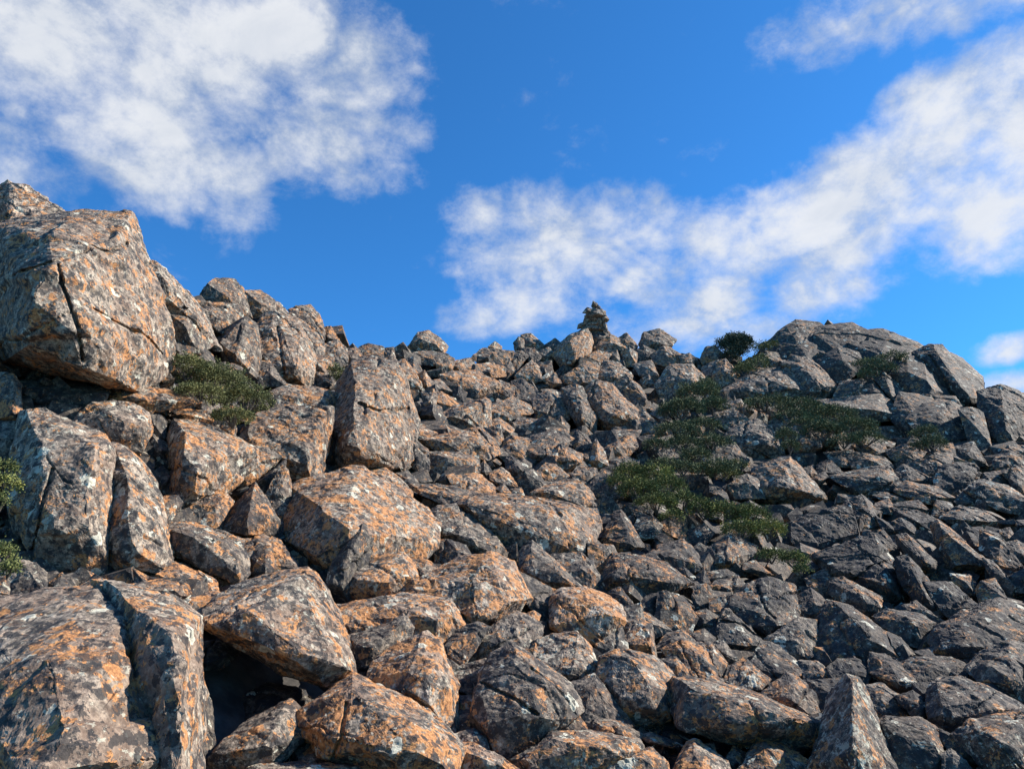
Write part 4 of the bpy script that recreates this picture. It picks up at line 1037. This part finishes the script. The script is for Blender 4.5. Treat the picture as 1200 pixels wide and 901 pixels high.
# ------------------------------------------------------------------ shrubs
def make_shrub(label, cat, lumps, mat, leaf_px=3.0, dens=1.0, fwd=.0, group='alpine shrubs among the rocks', seed=0, spiky=False, name='shrub'):
    rg = random.Random(seed + 77)
    mx = sum(l[0] for l in lumps) / len(lumps); my = max(l[1] + l[3] for l in lumps)
    base = ray(mx, my) * D(mx, my)
    fwd = fwd + .25
    e = bpy.data.objects.new(name, None); e.location = base; col.objects.link(e)
    tag(e, label, cat, group)
    V, F = [], []
    SV, SF = [], []
    up = Vector((0, 0, 1))
    def tube(a, b, r0, r1):
        ax = (b - a).normalized(); u = ax.orthogonal().normalized(); w = ax.cross(u)
        n = len(SV)
        for c, r in ((a, r0), (b, r1)):
            for k in range(5):
                t = k * 6.2832 / 5
                SV.append(c + (u * math.cos(t) + w * math.sin(t)) * r)
        for k in range(5):
            SF.append((n + k, n + (k + 1) % 5, n + 5 + (k + 1) % 5, n + 5 + k))
    for (x, y, rx, ry) in lumps:
        d = D(x, y + ry * .5) - fwd
        c = ray(x, y) * d
        m = d / FPX
        RX, RZ = rx * m, ry * m
        RY = RX * .75
        lf = leaf_px * m
        cnt = int(dens * 24.0 * rx * ry / leaf_px ** 2)
        root = c - up * RZ * .9 + Vector((0, RY * .3, 0))
        for k in range(5 if not spiky else 12):
            t = Vector((rg.uniform(-.7, .7) * RX, rg.uniform(-.5, .5) * RY, rg.uniform(.0, .8) * RZ))
            mid = root.lerp(c + t, .5) + Vector((rg.uniform(-.1, .1) * RX, 0, 0))
            tube(root, mid, .035 * RX + .004, .025 * RX + .003); tube(mid, c + t, .025 * RX + .003, .008 * RX + .002)
        # leaves grow in tufts over the lump
        ntuft = max(12, cnt // 14)
        for k in range(ntuft):
            v = Vector((rg.gauss(0, 1), rg.gauss(0, 1), rg.gauss(0, 1))).normalized()
            if v.z < -.35: v.z *= -.6
            rr = rg.uniform(.55, 1.0) ** .6
            bump = 1 + (.55 if spiky else .28) * mnoise.noise(v * 2.6 + Vector((x, y, 0)))
            tc_ = c + Vector((v.x * RX, v.y * RY, v.z * RZ)) * rr * bump
            axis = (v + up * .5 + Vector((rg.uniform(-.4, .4), rg.uniform(-.4, .4), 0))).normalized()
            for q in range(14):
                off = Vector((rg.gauss(0, 1), rg.gauss(0, 1), rg.gauss(0, 1))) * lf * 1.1
                p = tc_ + off
                ax = (axis + Vector((rg.gauss(0, .6), rg.gauss(0, .6), rg.gauss(0, .6)))).normalized()
                sd = ax.orthogonal().normalized()
                sd = (sd * math.cos(q) + ax.cross(sd) * math.sin(q)) * lf * .38
                L = ax * lf * rg.uniform(.8, 1.5)
                n = len(V)
                V.extend((p, p + L * .5 + sd, p + L, p + L * .5 - sd))
                F.append((n, n + 1, n + 2, n + 3))
    me = bpy.data.meshes.new('foliage'); me.from_pydata([tuple(v - base) for v in V], [], F)
    tag(link_mesh('foliage', me, mat, e), kind='stuff')
    me = bpy.data.meshes.new('stem'); me.from_pydata([tuple(v - base) for v in SV], [], SF)
    tag(link_mesh('stem', me, WOOD, e), kind='stuff')
    return e

SHRUBS = [
 ('wide dark green cushion shrub below the huge cracked block on the left', [(218, 432, 28, 17), (250, 450, 40, 26), (288, 470, 32, 19), (234, 464, 32, 15), (272, 490, 26, 12)], LEAF, .8),
 ('small round green shrub in a notch of the left skyline rocks', [(394, 437, 10, 9), (399, 445, 7, 6)], LEAF, .5),
 ('yellowish mossy shrub at the left edge, the upper of two', [(2, 550, 18, 11), (6, 568, 16, 12), (0, 588, 9, 12)], LEAF_OLIVE, .3),
 ('yellowish mossy shrub at the left edge, the lower of two', [(0, 650, 18, 13), (8, 668, 14, 11)], LEAF_OLIVE, .3),
 ('low green shrub on the ridge just right of the dark skyline bush', [(884, 427, 18, 6), (872, 434, 14, 6), (892, 420, 8, 4)], LEAF, .6),
 ('small green tuft on the left shoulder of the outcrop peak', [(893, 408, 10, 6), (903, 404, 8, 5)], LEAF, .8),
 ('dark green shrub patch under the broad grey brown boulder', [(818, 462, 26, 15), (800, 480, 26, 14), (836, 476, 18, 12), (782, 484, 12, 8), (826, 455, 14, 12)], LEAF_DARK, .9),
 ('low dark shrub spread left of the large faceted grey boulder', [(795, 505, 28, 10), (825, 500, 22, 10), (835, 520, 22, 10), (800, 520, 22, 10), (815, 535, 22, 10), (770, 522, 16, 9), (780, 545, 20, 8), (840, 548, 22, 9), (800, 550, 20, 9)], LEAF_DARK, .9),
 ('olive shrub bank with yellow tips left of the orange blotched boulder', [(738, 556, 22, 14), (765, 560, 25, 16), (750, 575, 26, 16), (783, 572, 22, 16), (800, 588, 20, 14), (770, 590, 26, 12), (725, 566, 12, 10), (790, 605, 16, 7)], LEAF_OLIVE, .7),
 ('bright olive shrub running down below the orange blotched boulder', [(825, 598, 20, 12), (850, 602, 26, 15), (880, 605, 24, 14), (900, 622, 22, 14), (870, 622, 26, 12)], LEAF_OLIVE, .6),
 ('last small shrub at the lower end of the green strip', [(905, 652, 18, 9), (930, 656, 18, 10), (940, 668, 10, 7)], LEAF_OLIVE, .6),
 ('long dark shrub hugging the foot of the broad dome slab', [(900, 474, 32, 9), (940, 480, 30, 11), (975, 488, 30, 13), (1000, 502, 30, 12), (965, 505, 26, 12), (1015, 515, 22, 9), (945, 498, 26, 9), (990, 518, 20, 8), (930, 490, 24, 9)], LEAF_DARK, .8),
 ('dark shrub growing across the face of the outcrop', [(1018, 427, 18, 6), (1045, 420, 20, 6), (1030, 433, 22, 6), (1018, 440, 12, 5)], LEAF_DARK, 1.2),
 ('small dark shrub in the crack below the outcrop face', [(1085, 508, 16, 9), (1095, 520, 14, 9), (1078, 522, 10, 7)], LEAF_DARK, .9),
 ('dark tuft against the pale topped boulder in the greenery', [(922, 512, 13, 11), (926, 524, 10, 9)], LEAF_DARK, 1.2),
 ('thin shrub between the half sunk brown block and the blotched boulder', [(848, 556, 20, 8), (820, 552, 14, 8), (865, 545, 12, 6)], LEAF, .6),
]
for k, (lab, lumps, mat, fw) in enumerate(SHRUBS):
    near = D(lumps[0][0], lumps[0][1]) < 9
    make_shrub(lab, 'shrub', lumps, mat, 2.4 if near else 1.6, 1.0, fw, seed=k)
make_shrub('round dark bush with upright twigs standing alone against the sky on the ridge', 'bush',
           [(862, 405, 17, 12), (850, 404, 9, 8), (874, 402, 9, 9), (862, 398, 13, 7), (862, 413, 11, 9), (856, 418, 9, 7), (867, 408, 12, 10)], LEAF_BUSH, 1.7, 1.6, .0, None or 'alpine shrubs among the rocks', 91, True, 'bush')
